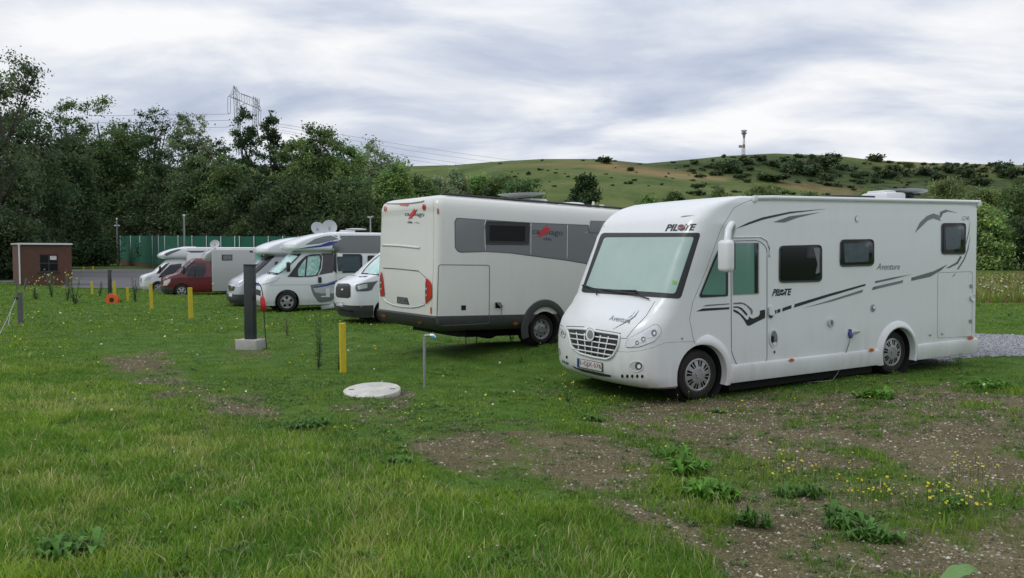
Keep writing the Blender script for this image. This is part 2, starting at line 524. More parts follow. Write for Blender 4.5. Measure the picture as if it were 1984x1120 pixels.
def ell(cx, cy, rx, ry, n=16, rot=0):
    return [(cx + rx * math.cos(2 * math.pi * i / n) * math.cos(rot) - ry * math.sin(2 * math.pi * i / n) * math.sin(rot),
             cy + rx * math.cos(2 * math.pi * i / n) * math.sin(rot) + ry * math.sin(2 * math.pi * i / n) * math.cos(rot)) for i in range(n)]

def Z(ox, oy, s, pts):
    return [(ox + x / s, oy + y / s) for x, y in pts]

def wheel(v, x, y, r=.34, side=1, style='cover', z=None):
    z = r if z is None else z
    e = bmesh.new()
    # tyre
    lathe(e, [(r * .64, side * .02), (r * .68, side * .035), (r * .86, side * .04), (r * .95, side * .025), (r, -side * .01), (r, -side * .17), (r * .93, -side * .20), (r * .66, -side * .2)], n=44, c=(x, y, z))
    # tread grooves and sidewall ring
    lathe(e, [(r * .79, side * .043), (r * .80, side * .046), (r * .81, side * .043)], n=44, c=(x, y, z))
    ty = v.part('tyre', e, M['rubber'], 40)
    e = bmesh.new()
    if style == 'cover':
        def sk(i, k):
            q = k % 9
            return (i == 3 and q in (0, 1, 3, 4)) or (i == 4 and q in (0, 1, 3, 4))
        n = 72
        prof = [(r * .66, -.005), (r * .655, .03), (r * .60, .036), (r * .57, .030), (r * .47, .034), (r * .34, .044), (r * .22, .052), (r * .16, .050), (r * .15, .058), (r * .09, .060), (r * .005, .061)]
    elif style == 'steel':
        n = 64
        def sk(i, k): return i == 3 and (k % 8) in (0, 1, 2)
        prof = [(r * .66, -.005), (r * .655, .025), (r * .61, .02), (r * .55, -.03), (r * .44, -.025), (r * .36, .0), (r * .28, .005), (r * .26, .035), (r * .18, .04), (r * .17, .025), (r * .005, .025)]
    else:
        n = 60
        def sk(i, k): return i in (3, 4) and (k % 12) in (0, 1, 2, 3, 4)
        prof = [(r * .66, -.005), (r * .655, .03), (r * .61, .034), (r * .57, .028), (r * .45, .034), (r * .28, .046), (r * .2, .05), (r * .18, .05), (r * .17, .055), (r * .1, .056), (r * .005, .056)]
    lathe(e, [(a, b * side) for a, b in prof], n=n, c=(x, y, z), skip=sk)
    for k in range(5):
        a = 2 * math.pi * k / 5 + .3
        lathe(e, [(.012, side * .05), (.012, side * .066), (.001, side * .067)], n=6, c=(x + r * .125 * math.cos(a) * 1.0, y, z + r * .125 * math.sin(a)))
    v.part('rim', e, M['rim'], 35, parent=ty)
    e = bmesh.new()
    lathe(e, [(r * .66, -.03 * side), (r * .4, -.045 * side), (.002, -.05 * side)], n=24, c=(x, y, z))
    v.part('backing_disc', e, M['dark'], 40, parent=ty)  # plain black disc backing the rim, so its slots come out dark
    return ty

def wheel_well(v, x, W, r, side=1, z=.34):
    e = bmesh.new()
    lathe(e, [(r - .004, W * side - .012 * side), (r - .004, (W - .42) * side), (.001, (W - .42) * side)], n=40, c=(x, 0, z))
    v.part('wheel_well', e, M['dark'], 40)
# ------------------------------------------------------------------ main motorhome
VG = 'motorhomes parked side by side on the grass'
v = Veh('motorhome', pose(2.02, 11.792, -.005, 3.635, -.017), 'white integrated motorhome with black swoosh stripes and tall teal-blinded windscreen, nearest the camera', 'motorhome', VG)
MAIN = v
W = 1.16
rows = [ # z, xf, bulge, cx, cy, w, xr, rr
 (.20, .84, .16, .36, .42, 1.10, -6.10, .10),
 (.24, .98, .18, .36, .42, 1.15, -6.15, .10),
 (.32, 1.07, .19, .36, .42, 1.16, -6.17, .10),
 (.44, 1.11, .20, .36, .42, 1.16, -6.17, .10),
 (.66, 1.12, .20, .36, .42, 1.16, -6.17, .10),
 (.88, 1.10, .20, .36, .42, 1.16, -6.17, .10),
 (1.02, 1.04, .19, .35, .40, 1.16, -6.17, .10),
 (1.12, .95, .17, .34, .38, 1.16, -6.17, .10),
 (1.24, .79, .12, .32, .34, 1.16, -6.17, .10),
 (1.40, .60, .04, .29, .27, 1.16, -6.17, .10),
 (1.80, .42, .03, .29, .26, 1.16, -6.17, .10),
 (2.26, .22, .03, .31, .27, 1.16, -6.17, .10),
 (2.46, .10, .03, .33, .28, 1.16, -6.17, .10),
 (2.60, -.05, .03, .34, .30, 1.155, -6.17, .10),
 (2.70, -.24, .04, .34, .32, 1.15, -6.17, .10),
 (2.76, -.46, .04, .34, .34, 1.125, -6.15, .10),
 (2.785, -.68, .05, .34, .36, 1.05, -6.10, .10),
 (2.80, -1.10, .06, .30, .40, .80, -5.9, .10),
]
bm = ringbody(bmesh.new(), smooth_rows(rows), nf=60, ex=.68)
cut = bmesh.new()
WB = -4.053
for sx in (1, -1):
    cyl(cut, (0.0, sx * 1.0, .35), .42, .62); cyl(cut, (WB, sx * 1.0, .35), .40, .62)
me = boolean_cut(bm, cut)
link('body', me, M['white'], v.root, 32)
v.solid(me)
v.ready()
# skirt along the sides, with a raised upper lip and arches round the wheels
bm = bmesh.new()
for sd in (1, -1):
    for (xa, xb) in ((-.43, WB + .43), (WB - .43, -6.12)):
        prof = [(W + .002, .45), (W + .035, .435), (W + .042, .40), (W + .036, .26), (W + .018, .195), (W - .03, .18)]
        n = 10; prev = None
        for i in range(n + 1):
            x = xa + (xb - xa) * i / n
            ring = [bm.verts.new((x, sd * p[0], p[1])) for p in prof]
            if prev:
                for a, b, c, d in zip(prev, prev[1:], ring[1:], ring): bm.faces.new((a, b, c, d) if sd > 0 else (d, c, b, a))
            prev = ring
v.part('side_skirt', bm, M['white'], 40)
for sd in (1, -1):
    for cx0, r0, r1 in ((0, .42, .56), (WB, .40, .51)):
        prev = None; bm = bmesh.new()
        a0, a1 = (R(12), R(203)) if cx0 == 0 else (R(-22), R(202))
        for i in range(33):
            a = a0 + (a1 - a0) * i / 32
            ca, sa = math.cos(a), math.sin(a)
            if cx0 == 0:
                fk = min(1, max(0, i - 3) / 12); r1 = r0 + .03 + .11 * fk
            ek = fk if cx0 == 0 else 1
            prof = [(r0 - .01, W - .05 - .12 * (1 - ek)), (r0, W - .09 + .135 * ek), (r0 + .02, W - .09 + .145 * ek), (r1 - .04 if r1 - r0 > .1 else r1 - .015, W + (.040 if cx0 else -.10 + .14 * fk)), (r1, W + (.001 if cx0 else -.10 + .101 * fk))]
            ring = [bm.verts.new((cx0 + q[0] * ca * (1.0), sd * q[1], .35 + q[0] * sa)) for q in prof]
            if min(v_.co.z for v_ in ring) < .16:
                for v_ in ring: v_.co.z = max(v_.co.z, .18)
            if prev:
                for p_, q_, r_, s_ in zip(prev, prev[1:], ring[1:], ring): bm.faces.new((p_, q_, r_, s_) if sd < 0 else (s_, r_, q_, p_))
            prev = ring
        v.part('wheel_arch', bm, M['white'], 40)
for sd in (1, -1):
    wheel(v, 0, sd * 1.06, .345, sd, 'cover', .345); wheel(v, WB, sd * 1.04, .345, sd, 'cover', .345)
    wheel_well(v, 0, W, .42, sd, .35); wheel_well(v, WB, W, .40, sd, .35)
bm = bmesh.new(); box(bm, (-2.1, 0, .21), (3.0, 2.1, .30)); box(bm, (-5.2, 0, .26), (1.3, 1.9, .2)); box(bm, (-2.6, 0, .40), (6.9, 1.4, .2)); box(bm, (.55, 0, .26), (.35, 1.3, .14)); v.part('dark_underbody', bm, M['dark'], None)  # first box is an added low dark block, shading the gap below the skirt
# roof rail (white edge profile) and roof furniture
bm = bmesh.new()
for sd in (1, -1):
    tube(bm, [(-.95, sd * (W - .005), 2.755), (-1.3, sd * (W + .008), 2.765), (-6.1, sd * (W + .008), 2.765)], .030, 8)
    box(bm, (-.98, sd * (W - .0), 2.745), (.07, .06, .085), bev=.015)
    box(bm, (-6.13, sd * (W - .005), 2.74), (.10, .07, .11), bev=.02)
v.part('roof_rail', bm, M['white'], 40)
v.line('skirt_joint', [(1466, 709), (1467, 733)], .004, M['seam2'], .0)
v.line('skirt_joint', [(1520, 700), (1521, 724)], .004, M['seam2'], .0)
bm = bmesh.new(); box(bm, (-3.6, .35, 2.84), (.95, .75, .05), bev=.01); v.part('solar_panel', bm, M['solar'], None)
bm = bmesh.new(); box(bm, (-1.75, .1, 2.812), (.9, .9, .03), bev=.012); v.part('roof_hatch', bm, M['roofplastic'], 40)
bm = bmesh.new(); box(bm, (-4.5, .55, 2.86), (.50, .50, .13), bev=.04); box(bm, (-4.45, .55, 2.93), (.30, .34, .06), bev=.02)
d = v.part('satellite_base', bm, M['roofplastic'], 40)
bm = bmesh.new(); lathe(bm, [(.001, -.05), (.2, -.035), (.42, .0), (.43, .01), (.4, .012), (.001, -.02)], 'z', 32, (0, 0, 0))
bm.transform(Matrix.Translation((-5.0, .5, 2.95)) @ Matrix.Rotation(R(3), 4, 'X') @ Matrix.Rotation(R(-3), 4, 'Y')); v.part('satellite_dish', bm, M['dish'], 40)
bm = bmesh.new(); box(bm, (-5.0, .62, 2.90), (.1, .2, .10), bev=.02); tube(bm, [(-4.6, .6, 2.88), (-5.1, .8, 2.9)], .02, 6); v.part('dish_arm', bm, M['black'], 40)
# ---- windscreen
v.decal('windscreen_seal', rp([(1165, 451), (1358, 451), (1319, 579), (1125, 566)], 7), M['black'], .006)
v.decal('windscreen', rp([(1171, 460), (1345, 459), (1308, 569), (1134, 557)], 6), M['blind'], .012, 10)
v.decal('windscreen_sticker', [(1303, 543), (1311, 544), (1311, 552), (1303, 551)], M['green'], .014)
wp = v.line('wiper', [[(1128, 553), (1142, 557), (1154, 563), (1156, 571)], [(1130, 552), (1150, 559)]], .010, M['black'], .03)
wp2 = v.line('wiper', [[(1167, 561), (1195, 563), (1235, 572), (1257, 579)], [(1165, 560), (1200, 566), (1234, 568)], [(1185, 562), (1232, 563)]], .010, M['black'], .03)
# ---- front panel gaps
v.line('bonnet_gap', [[(1269, 584), (1252, 612), (1226, 639), (1214, 655)], [(1214, 656), (1201, 655)]], .0045, M['seam'])
v.line('bumper_gap', [(1197, 681), (1217, 682), (1244, 679), (1268, 672), (1289, 664), (1318, 662), (1344, 662)], .003, M['seam2'])
v.line('cap_gap', [(1461, 386), (1440, 393), (1422, 403), (1397, 443), (1369, 521), (1342, 586), (1336, 619), (1344, 660), (1350, 673)], .003, M['seam'])
# ---- headlights
def headlight(out, cups):
    o = v.decal('headlight', out, M['white'], .010)
    v.line('lamp_rim', out + [out[0]], .0045, M['seam'], .006, parent=o)
    for (x, y, rx, ry, bx, by, br) in cups:
        v.decal('lamp_cup', ell(x, y, rx, ry, 20, -.5), M['lamp'], .014, parent=o)
        v.decal('lamp_glass', ell(bx, by, br * .8, br, 14), M['lampdark'], .018, step=0, parent=o)
        v.decal('lamp_lens', ell(bx + .6, by + .5, br * .40, br * .5, 10), M['lens'], .021, step=0, parent=o)
headlight(rp([(1211, 673), (1215, 658), (1271, 627), (1280, 634), (1281, 646), (1268, 661), (1238, 672)], 6), [(1224, 664, 11, 8, 1234, 664, 4), (1242, 657, 8, 7, 1246, 657, 5), (1260, 645, 13, 9, 1267, 645, 6.5)])
headlight(rp([(1083, 629), (1090, 631), (1096, 645), (1093, 655), (1086, 650)], 2), [(1089, 641, 3, 8, 1089, 645, 3)])
# ---- grille
GL, GR = ((1100, 637), (1111, 681)), ((1200, 650), (1184, 694))
g_out = [(1099, 636), (1132, 638), (1155, 642), (1201, 649), (1197, 672), (1187, 690), (1176, 696), (1150, 692), (1122, 684), (1108, 672)]
gr = v.decal('grille', rp(g_out, 3), M['black'], .004)
def gp(u, w):
    l = (GL[0][0] + (GL[1][0] - GL[0][0]) * w, GL[0][1] + (GL[1][1] - GL[0][1]) * w)
    r = (GR[0][0] + (GR[1][0] - GR[0][0]) * w, GR[0][1] + (GR[1][1] - GR[0][1]) * w)
    return (l[0] + (r[0] - l[0]) * u, l[1] + (r[1] - l[1]) * u)
lines = [[gp(u, w) for u in (0, .25, .5, .75, 1)] for w in (.19, .42, .66, .88)]
v.line('grille_bar', lines, .011, M['white'], .018, parent=gr)
lines = [[gp(u, w) for w in (.1, .4, .7, 1.0)] for u in (.16, .32, .48, .64, .80)]
v.line('grille_bar', lines, .009, M['white'], .016, parent=gr)
v.line('grille_frame', rp(g_out, 4) + [rp(g_out, 4)[0]], .017, M['white'], .010, parent=gr)
v.line('grille_gap', [(1097, 632), (1132, 633)], .005, M['seam'], .004, parent=gr)
v.line('grille_gap', [(1154, 638), (1203, 646)], .005, M['seam'], .004, parent=gr)
bd = v.decal('badge', ell(1143, 648, 8.5, 13), M['white'], .034, step=5)
v.decal('badge_face', ell(1143, 648, 5.5, 8.8), M['decal_lg'], .040, step=5, parent=bd)
v.line('badge_rim', ell(1143, 648, 8.5, 13, 24) + [ell(1143, 648, 8.5, 13, 24)[0]], .004, M['seam2'], .036, parent=bd)
# ---- plate and bumper openings
pl = v.decal('number_plate', [(1118, 694), (1167, 703), (1167, 721), (1118, 711)], M['black'], .016)
v.decal('plate_face', [(1119, 695), (1165.5, 704), (1165.5, 719.5), (1119, 710)], M['plate'], .019, parent=pl)
v.decal('plate_band', [(1119, 695), (1122.5, 695.7), (1122.5, 710.7), (1119, 710)], M['blue'], .022, parent=pl)
v.text('plate_lettering', '1-GJX-576', [(1124, 698.2), (1164, 706.2), (1164, 717), (1124, 708.6)], M['plate_txt'], bold=.0, off=.0225, parent=pl)
v.decal('bumper_slot', rp([(1108, 708), (1118, 713), (1150, 720), (1184, 727), (1183, 731), (1165, 729), (1128, 720), (1112, 713)], 2), M['black'], .006)
for k in range(5): v.decal('bumper_hole', ell(1205.5 + k * 9.7, 729 + .4 * (k == 4), 2.6, 3.6, 10), M['black'], .003, step=0)
for k in range(4): v.decal('bumper_hole', ell(1090.5 + k * 3.2, 700 + 1.6 * k, 1.2, 3, 8), M['black'], .003, step=0)
v.decal('tow_cover', ell(1098, 692, 2, 3.2, 8), M['black'], .003, step=0)
fg = v.decal('fog_lamp', ell(1233, 710, 13, 10, 20), M['lamp'], .006, step=6)
v.line('fog_rim', ell(1233, 710, 13, 10, 24) + [ell(1233, 710, 13, 10, 24)[0]], .005, M['white'], .006, parent=fg)
v.decal('fog_glass', ell(1237, 709, 7, 7.5, 14), M['lampdark'], .010, step=0, parent=fg)
v.decal('fog_lens', ell(1238, 710, 3.4, 4, 12), M['lens'], .014, step=0, parent=fg)
fg2 = v.decal('fog_lamp', ell(1083, 682, 3, 8, 14), M['lamp'], .006, step=5)
v.decal('parking_sensor', ell(1322, 656, 2.5, 2, 8), M['galv'], .006, step=0)
# ---- front lettering
v.text('maker_lettering', 'PIL  TE', [(1291, 434.5), (1350, 433.5), (1347, 446.5), (1288, 448)], M['decal_k'], shear=.25, bold=.035, off=.004)
v.decal('maker_lettering_round', [ell(1320, 440.8, 7.5, 6.2, 18)], M['decal_dr'], .005, step=0)
v.line('maker_lettering_tick', [(1313, 440), (1319, 443), (1327, 437)], .004, M['plate'], .007)
v.text('model_lettering', 'Aventura', [(1183, 610), (1222, 616), (1220, 627), (1180, 620)], M['decal_lg'], shear=.3, off=.004)
v.decal('bonnet_stroke', [(1187, 638), (1200, 630), (1219, 619), (1229, 612), (1238, 601), (1232, 612), (1221, 621), (1203, 630)], M['decal_lg'], .004)
v.decal('bonnet_stroke', [(1216, 617), (1224, 612), (1231, 603), (1225, 610)], M['decal_lg'], .005, step=0)
v.decal('marker_dash', [(1319, 419.5), (1328, 417.5), (1345, 417), (1337, 418.6), (1320, 421)], M['decal_lg'], .003)
v.decal('marker_dash', [(1166, 441), (1170, 434), (1171, 440)], M['decal_g'], .003, step=0)
# ---- side glazing
def side_window(name, outer, inner, m_in, r=8, frame=M['black']):
    o = v.decal(name, rp(outer, r), frame, .012, step=30)
    v.line('window_frame', rp(outer, r) + [rp(outer, r)[0]], .009, M['trim'], .010, parent=o, step=20)
    v.decal('pane', rp(inner, r * .7), m_in, .018, step=30, parent=o); return o
cw = v.decal('cab_window', rp([(1355, 572), (1384, 500), (1398, 471), (1411, 471), (1411, 574), (1357, 577)], 4), M['black'], .008)
v.decal('pane', rp([(1359, 571), (1387, 503), (1400, 477), (1406, 477), (1406, 571)], 3), M['blind2'], .013, parent=cw)
door = rp([(1416, 467), (1471, 466), (1486, 480), (1486, 701), (1428, 709), (1417, 682)], 9)
v.line('door_gap', door + [door[0]], .006, M['seam'], .0)
v.line('door_trim', [(1419, 460), (1474, 459), (1486, 466), (1491, 480), (1491, 498)], .009, M['white'], .008)
dw = v.decal('door_window', rp([(1420, 470), (1471, 470), (1471, 570), (1420, 572)], 3), M['seam2'], .006, step=30)
v.decal('pane', [(1422, 472), (1462, 471), (1462, 568), (1422, 570)], M['blind2'], .010, step=30, parent=dw)
v.decal('glass_edge', [(1462, 471), (1469, 471), (1469, 568), (1462, 568)], M['glass'], .011, step=30, parent=dw)
w1 = side_window('window', [(1511, 477), (1592, 475), (1592, 545), (1510, 547)], [(1514, 480), (1589, 478), (1589, 542), (1513, 544)], M['acryl'])
v.decal('curtain', [(1576, 481), (1588, 481), (1588, 528), (1580, 531), (1584, 512), (1580, 495)], M['decal_lg'], .020, parent=w1)
w2 = side_window('window', [(1629, 465), (1693, 464), (1693, 514), (1628, 516)], [(1632, 468), (1690, 467), (1690, 511), (1631, 513)], M['acryl'])
v.decal('blind', rp([(1635, 472), (1684, 471), (1683, 507), (1637, 509)], 3), M['acrylblue'], .020, parent=w2)
w3 = side_window('window', [(1825, 433), (1871, 433), (1870, 492), (1825, 492)], [(1828, 436), (1868, 436), (1867, 489), (1828, 489)], M['acryl'], 6)
v.decal('blind', rp([(1831, 441), (1862, 438), (1861, 482), (1833, 484)], 4), M['acrylblue'], .020, parent=w3)
hp = rp([(1817, 528), (1884, 526), (1883, 651), (1816, 655)], 5)
v.line('garage_door_gap', hp + [hp[0]], .005, M['seam2'], .0)
v.decal('hinge', [(1880, 551), (1885, 551), (1885, 558), (1880, 558)], M['galv'], .012, step=0)
v.decal('hinge', [(1879, 619), (1884, 619), (1884, 626), (1879, 626)], M['galv'], .012, step=0)
v.decal('door_lock', ell(1803, 649, 2.2, 2.2, 8), M['galv'], .010, step=0); v.decal('door_lock', ell(1826, 647, 2, 2, 8), M['galv'], .010, step=0)
v.decal('door_handle', rp([(1490, 594), (1498, 592), (1502, 606), (1501, 611), (1491, 611)], 3), M['white'], .035)
v.decal('door_handle_lever', rp([(1491, 609), (1497, 608), (1497, 616), (1491, 616)], 2), M['black'], .018, step=0)
# ---- side lettering and stripes
z2 = lambda *p: Z(1440, 340, 2.4356, p)
z5 = lambda *p: Z(1100, 400, 3.968, p)
z8 = lambda *p: Z(1680, 380, 3.112, p)
z1 = lambda *p: Z(1040, 340, 2.434, p)
zd = lambda *p: Z(1420, 570, 9.336, p)
v.text('maker_lettering', 'PIL  TE', [(1498, 560), (1534, 559), (1533, 572), (1495.5, 574)], M['decal_k'], shear=.2, bold=.04)
v.decal('maker_lettering_round', ell(1515.5, 566.4, 5.6, 6, 14), M['decal_k'], .004, step=0)
v.line('maker_lettering_tick', [(1511, 566), (1515, 568.5), (1521, 562)], .005, M['white'], .005)
v.text('model_lettering', 'Aventura', [(1700, 510), (1744, 511), (1743, 522), (1698, 523)], M['decal_g'], shear=.25, bold=.006)
v.text('model_number', 'G740', [(1864, 419), (1878, 419), (1878, 427), (1863, 427)], M['seam2'], off=.003)
K, G = M['decal_k'], M['decal_lg']
ST = [
 (K, [(1424, 444), (1450, 431), (1478, 421), (1530, 410.3), (1602, 404.5), (1530, 413.8), (1478, 425.8)]),
 (M['decal_g'], [(1498, 430.5), (1530, 419), (1591, 411), (1545, 422), (1520, 431)]),
 (G, z8((288, 222), (318, 160), (360, 120), (400, 104), (435, 116), (444, 150), (400, 134), (366, 148))),
 (G, z8((436, 128), (440, 95), (475, 81), (547, 101), (490, 93), (458, 104), (446, 130))),
 (G, z8((622, 150), (616, 220), (598, 290), (593, 290), (612, 215))),
 (G, z8((624, 238), (612, 320), (588, 385), (551, 443), (543, 439), (582, 380), (606, 318))),
 (M['decal_g'], z8((563, 361), (540, 398), (475, 434), (497, 434), (548, 408), (572, 366))),
 (M['decal_g'], z8((485, 411), (400, 453), (268, 492), (267, 511), (380, 487), (448, 447))),
 (M['decal_g'], z8((270, 471), (150, 491), (50, 513), (48, 525), (150, 503))),
 (G, z8((218, 506), (38, 547), (28, 567), (214, 523))),
 (G, z8((536, 464), (528, 478), (510, 491), (520, 478))),
 (K, z2((243, 607), (400, 560), (578, 511), (577, 520), (400, 573), (240, 624))),
 (G, z2((280, 627), (400, 591), (566, 538), (562, 551), (420, 594))),
 (K, z2((186, 626), (228, 611), (228, 627), (184, 642))),
 (K, z2((161, 633), (176, 628), (175, 645), (160, 650))),
 (K, z2((148, 637), (157, 634), (157, 651), (149, 655))),
 (K, zd((10, 272), (80, 300), (160, 365), (215, 425), (250, 465), (278, 455), (300, 400), (325, 430), (370, 440), (470, 395), (490, 345), (485, 305), (520, 287), (583, 285), (583, 430), (440, 500), (300, 573), (262, 568), (245, 545), (190, 450), (120, 370), (10, 310))),
 (K, zd((10, 222), (90, 218), (160, 248), (215, 300), (268, 362), (245, 393), (160, 290), (90, 246), (10, 246))),
 (M['decal_g'], zd((10, 156), (150, 147), (215, 165), (280, 210), (340, 262), (363, 310), (350, 372), (325, 350), (320, 300), (250, 215), (180, 178), (10, 182))),
 (K, z1((752, 641), (782, 627), (908, 621), (908, 631), (790, 639))),
 (M['decal_g'], z1((782, 618), (800, 610), (908, 603), (908, 608))),
]
for m_, pts in ST: v.decal('swoosh_stripe', pts, m_, .0035, step=14)
# ---- side fittings
fv = v.decal('flue_vent', ell(1499.5, 655, 8.6, 17.5, 24), M['white'], .016, step=0)
v.decal('flue_recess', ell(1500, 655, 6.6, 14.5, 20), M['decal_lg'], .018, step=0, parent=fv)
v.decal('flue_opening', ell(1497, 657, 3.2, 7, 16), M['dark'], .021, step=0, parent=fv)
v.decal('flue_lip', rp([(1496, 665), (1505, 662), (1504, 668), (1500, 669.5)], 2), M['white'], .022, step=0, parent=fv)
v.decal('gas_lock', ell(1501, 682, 1.6, 3, 8), M['trim'], .01, step=0)
wf = v.decal('water_filler', ell(1611, 625, 5.5, 8, 18), M['cream'], .03, step=0)
v.decal('filler_recess', ell(1612, 625, 3, 5, 14), M['decal_lg'], .033, step=0, parent=wf)
v.decal('side_lock', ell(1692, 597, 4.2, 7.5, 16), M['seam2'], .012, step=0); v.decal('side_lock_face', ell(1693, 597, 2.2, 4, 12), M['chrome'], .02, step=0)
v.decal('side_vent_cap', ell(1661, 424, 4, 6.5, 16), M['seam2'], .006, step=0); v.decal('side_vent_face', ell(1661.4, 424, 3.2, 5.6, 16), M['white'], .012, step=0)
for x, y in ((1534.5, 697.5), (1689.5, 678), (1881.5, 654.5)): v.decal('side_marker', ell(x, y, 5, 3.2, 14), M['amber'], .058, step=0)
v.decal('rear_side_lamp', ell(1886, 577, 5, 6, 16), M['white'], .03, step=0)
v.decal('socket_recess', [(1644, 638), (1650, 638), (1652, 655), (1645, 656)], M['black'], .006, step=0)
bm = bmesh.new()
s0 = v.surf(1647, 639, .01); s1 = v.surf(1649, 652, .12)
box(bm, s0 + Vector((-.07, .05, -.045)), (.15, .10, .012), Matrix.Rotation(R(38), 3, 'X'), bev=.004); v.part('socket_flap', bm, M['cream'], 40)
bm = bmesh.new(); p0 = v.surf(1648, 652, .03); tube(bm, [p0 + Vector((0, -.03, .06)), p0 + Vector((0, .02, 0))], .028, 10); v.part('plug', bm, M['blue'], 40)
# ---- mirrors
def mirror(sd, low=0):
    bm = bmesh.new()
    tube(bm, [(-.55, sd * 1.14, 2.20), (-.54, sd * 1.20, 2.32), (-.47, sd * 1.27, 2.39), (-.37, sd * 1.34, 2.39), (-.27, sd * 1.39, 2.31), (-.23, sd * 1.41, 2.16)], [.030, .034, .038, .042, .046, .05], 10)
    o = v.part('mirror_arm', bm, M['white'], 40)
    bm = bmesh.new(); box(bm, (-.21, sd * 1.41, 1.96), (.15, .22, .43), bev=.06, seg=4); h = v.part('mirror', bm, M['white'], 60)
    bm = bmesh.new(); box(bm, (-.29, sd * 1.41, 1.96), (.012, .17, .36), bev=.005); v.part('mirror_glass', bm, M['glass'], None, parent=h)
mirror(1); mirror(-1)
# mains cable hanging from the socket to the ground
bm = bmesh.new()
a = v.m @ v.surf(1648, 655, .04); b = ground_px(1612, 737)
pts = []
for i in range(13):
    t = i / 12; p = a.lerp(b, t); p.z -= .10 * math.sin(math.pi * t); pts.append(p)
pts += [b + Vector((-.2, -.15, .01)), b + Vector((-.5, -.1, -.02))]
tube(bm, pts, .0075, 6); o = bmobj('mains_cable', bm, M['cable']); tag(o, 'thin grey mains cable hanging from the side socket of the nearest motorhome to the ground', 'cable')
# ------------------------------------------------------------------ second motorhome (rear view)
v = Veh('motorhome', pose(-.062, 15.848, .228, .619, -.028), 'off-white motorhome seen from behind, grey side window band, red tail lamps and dark lower skirt', 'motorhome', VG)
W = 1.14
rows = [
 (.62, 5.1, .15, .3, .35, 1.14, -2.33, .10), (1.0, 5.15, .15, .3, .35, 1.14, -2.35, .11), (1.5, 4.9, .15, .3, .35, 1.14, -2.34, .11), (2.2, 4.3, .15, .3, .35, 1.14, -2.32, .12),
 (2.42, 4.1, .15, .3, .35, 1.135, -2.32, .12), (2.54, 3.9, .15, .3, .4, 1.115, -2.33, .12), (2.62, 3.7, .15, .3, .4, 1.08, -2.31, .12), (2.68, 3.5, .15, .3, .4, 1.02, -2.26, .12), (2.71, 3.3, .1, .3, .4, .93, -2.18, .12), (2.72, 3.0, .1, .3, .4, .80, -2.0, .12)]
cut = bmesh.new()
for sx in (1, -1):
    cyl(cut, (0, sx * 1.0, .34), .34, .62); cyl(cut, (4.0, sx * 1.0, .36), .42, .62)
me = boolean_cut(ringbody(bmesh.new(), smooth_rows(rows)), cut); link('body', me, M['cream'], v.root, 32); v.solid(me)
rows = [(.36, 4.9, .15, .3, .35, 1.02, -2.12, .12), (.41, 5.0, .15, .3, .35, 1.10, -2.24, .12), (.49, 5.1, .15, .3, .35, 1.145, -2.33, .12), (.60, 5.12, .15, .3, .35, 1.15, -2.37, .12), (.63, 5.12, .15, .3, .35, 1.148, -2.36, .12)]
cut = bmesh.new()
for sx in (1, -1): cyl(cut, (0, sx * 1.0, .34), .34, .62); cyl(cut, (4.0, sx * 1.0, .36), .42, .62)
me = boolean_cut(ringbody(bmesh.new(), rows), cut); link('lower_skirt', me, M['trim'], v.root, 32); v.solid(me)
v.ready()
z3 = lambda *p: Z(700, 340, 3.111, p)
zr = lambda *p: Z(720, 370, 3.86, p)
for sd in (1, -1):
    wheel(v, 0, sd * 1.03, .285, sd, 'steel', .34)
    wheel_well(v, 0, W, .34, sd, .34)
    bm = bmesh.new(); prev = None
    for i in range(33):
        a = R(-20) + R(220) * i / 32
        ring = [bm.verts.new((q * math.cos(a), sd * y, .36 + q * math.sin(a))) for q, y in ((.41, W - .04), (.41, W + .04), (.44, W + .05), (.53, W + .03), (.545, W))]
        if prev:
            for a_, b_, c_, d_ in zip(prev, prev[1:], ring[1:], ring): bm.faces.new((a_, b_, c_, d_))
        prev = ring
    v.part('wheel_arch', bm, M['trim'], 40)
bm = bmesh.new(); box(bm, (1.2, 0, .32), (5.5, 1.7, .2)); box(bm, (-.85, 0, .31), (1.7, 1.7, .16)); v.part('dark_underbody', bm, M['dark'], None)
# side
band_o = z3((575, 254), (750, 266), (1010, 283), (1372, 298), (1376, 343), (1560, 352), (1560, 620), (1346, 532), (1240, 514), (1020, 486), (900, 470), (750, 461), (600, 466), (580, 458), (564, 436), (562, 275))
band_i = z3((578, 259), (750, 270), (1010, 287), (1368, 303), (1371, 347), (1555, 357), (1555, 610), (1346, 527), (1240, 509), (1020, 481), (900, 466), (750, 457), (602, 460), (586, 455), (569, 432), (567, 280))
b_ = v.decal('window_band', rp(band_o, 2), M['seam'], .004, 14); v.decal('band_panel', rp(band_i, 2), M['band'], .007, 14, parent=b_)
v.line('band_divider', [z3((751, 270), (743, 300), (748, 457))], .007, M['cream'], .008, parent=b_)
v.line('band_divider', [z3((1022, 288), (1022, 482))], .007, M['cream'], .008, parent=b_)
v.line('band_divider', [z3((1243, 298), (1240, 508))], .007, M['cream'], .008, parent=b_)
v.line('window_frame', rp(z3((752, 277), (1014, 286), (1008, 416), (752, 413)), 2) + [rp(z3((752, 277), (1014, 286), (1008, 416), (752, 413)), 2)[0]], .011, M['trim'], .010, parent=b_)
wd = v.decal('window', rp(z3((757, 281), (1010, 290), (1004, 412), (757, 409)), 2), M['black'], .016, 40)
v.decal('pane', rp(z3((776, 300), (990, 306), (988, 396), (776, 393)), 1.5), M['acryl'], .022, 40, parent=wd)
v.text('maker_lettering', 'carthago', [z3((1032, 318))[0], z3((1214, 328))[0], z3((1214, 372))[0], z3((1032, 362))[0]], M['decal_k'], bold=.0, off=.010)
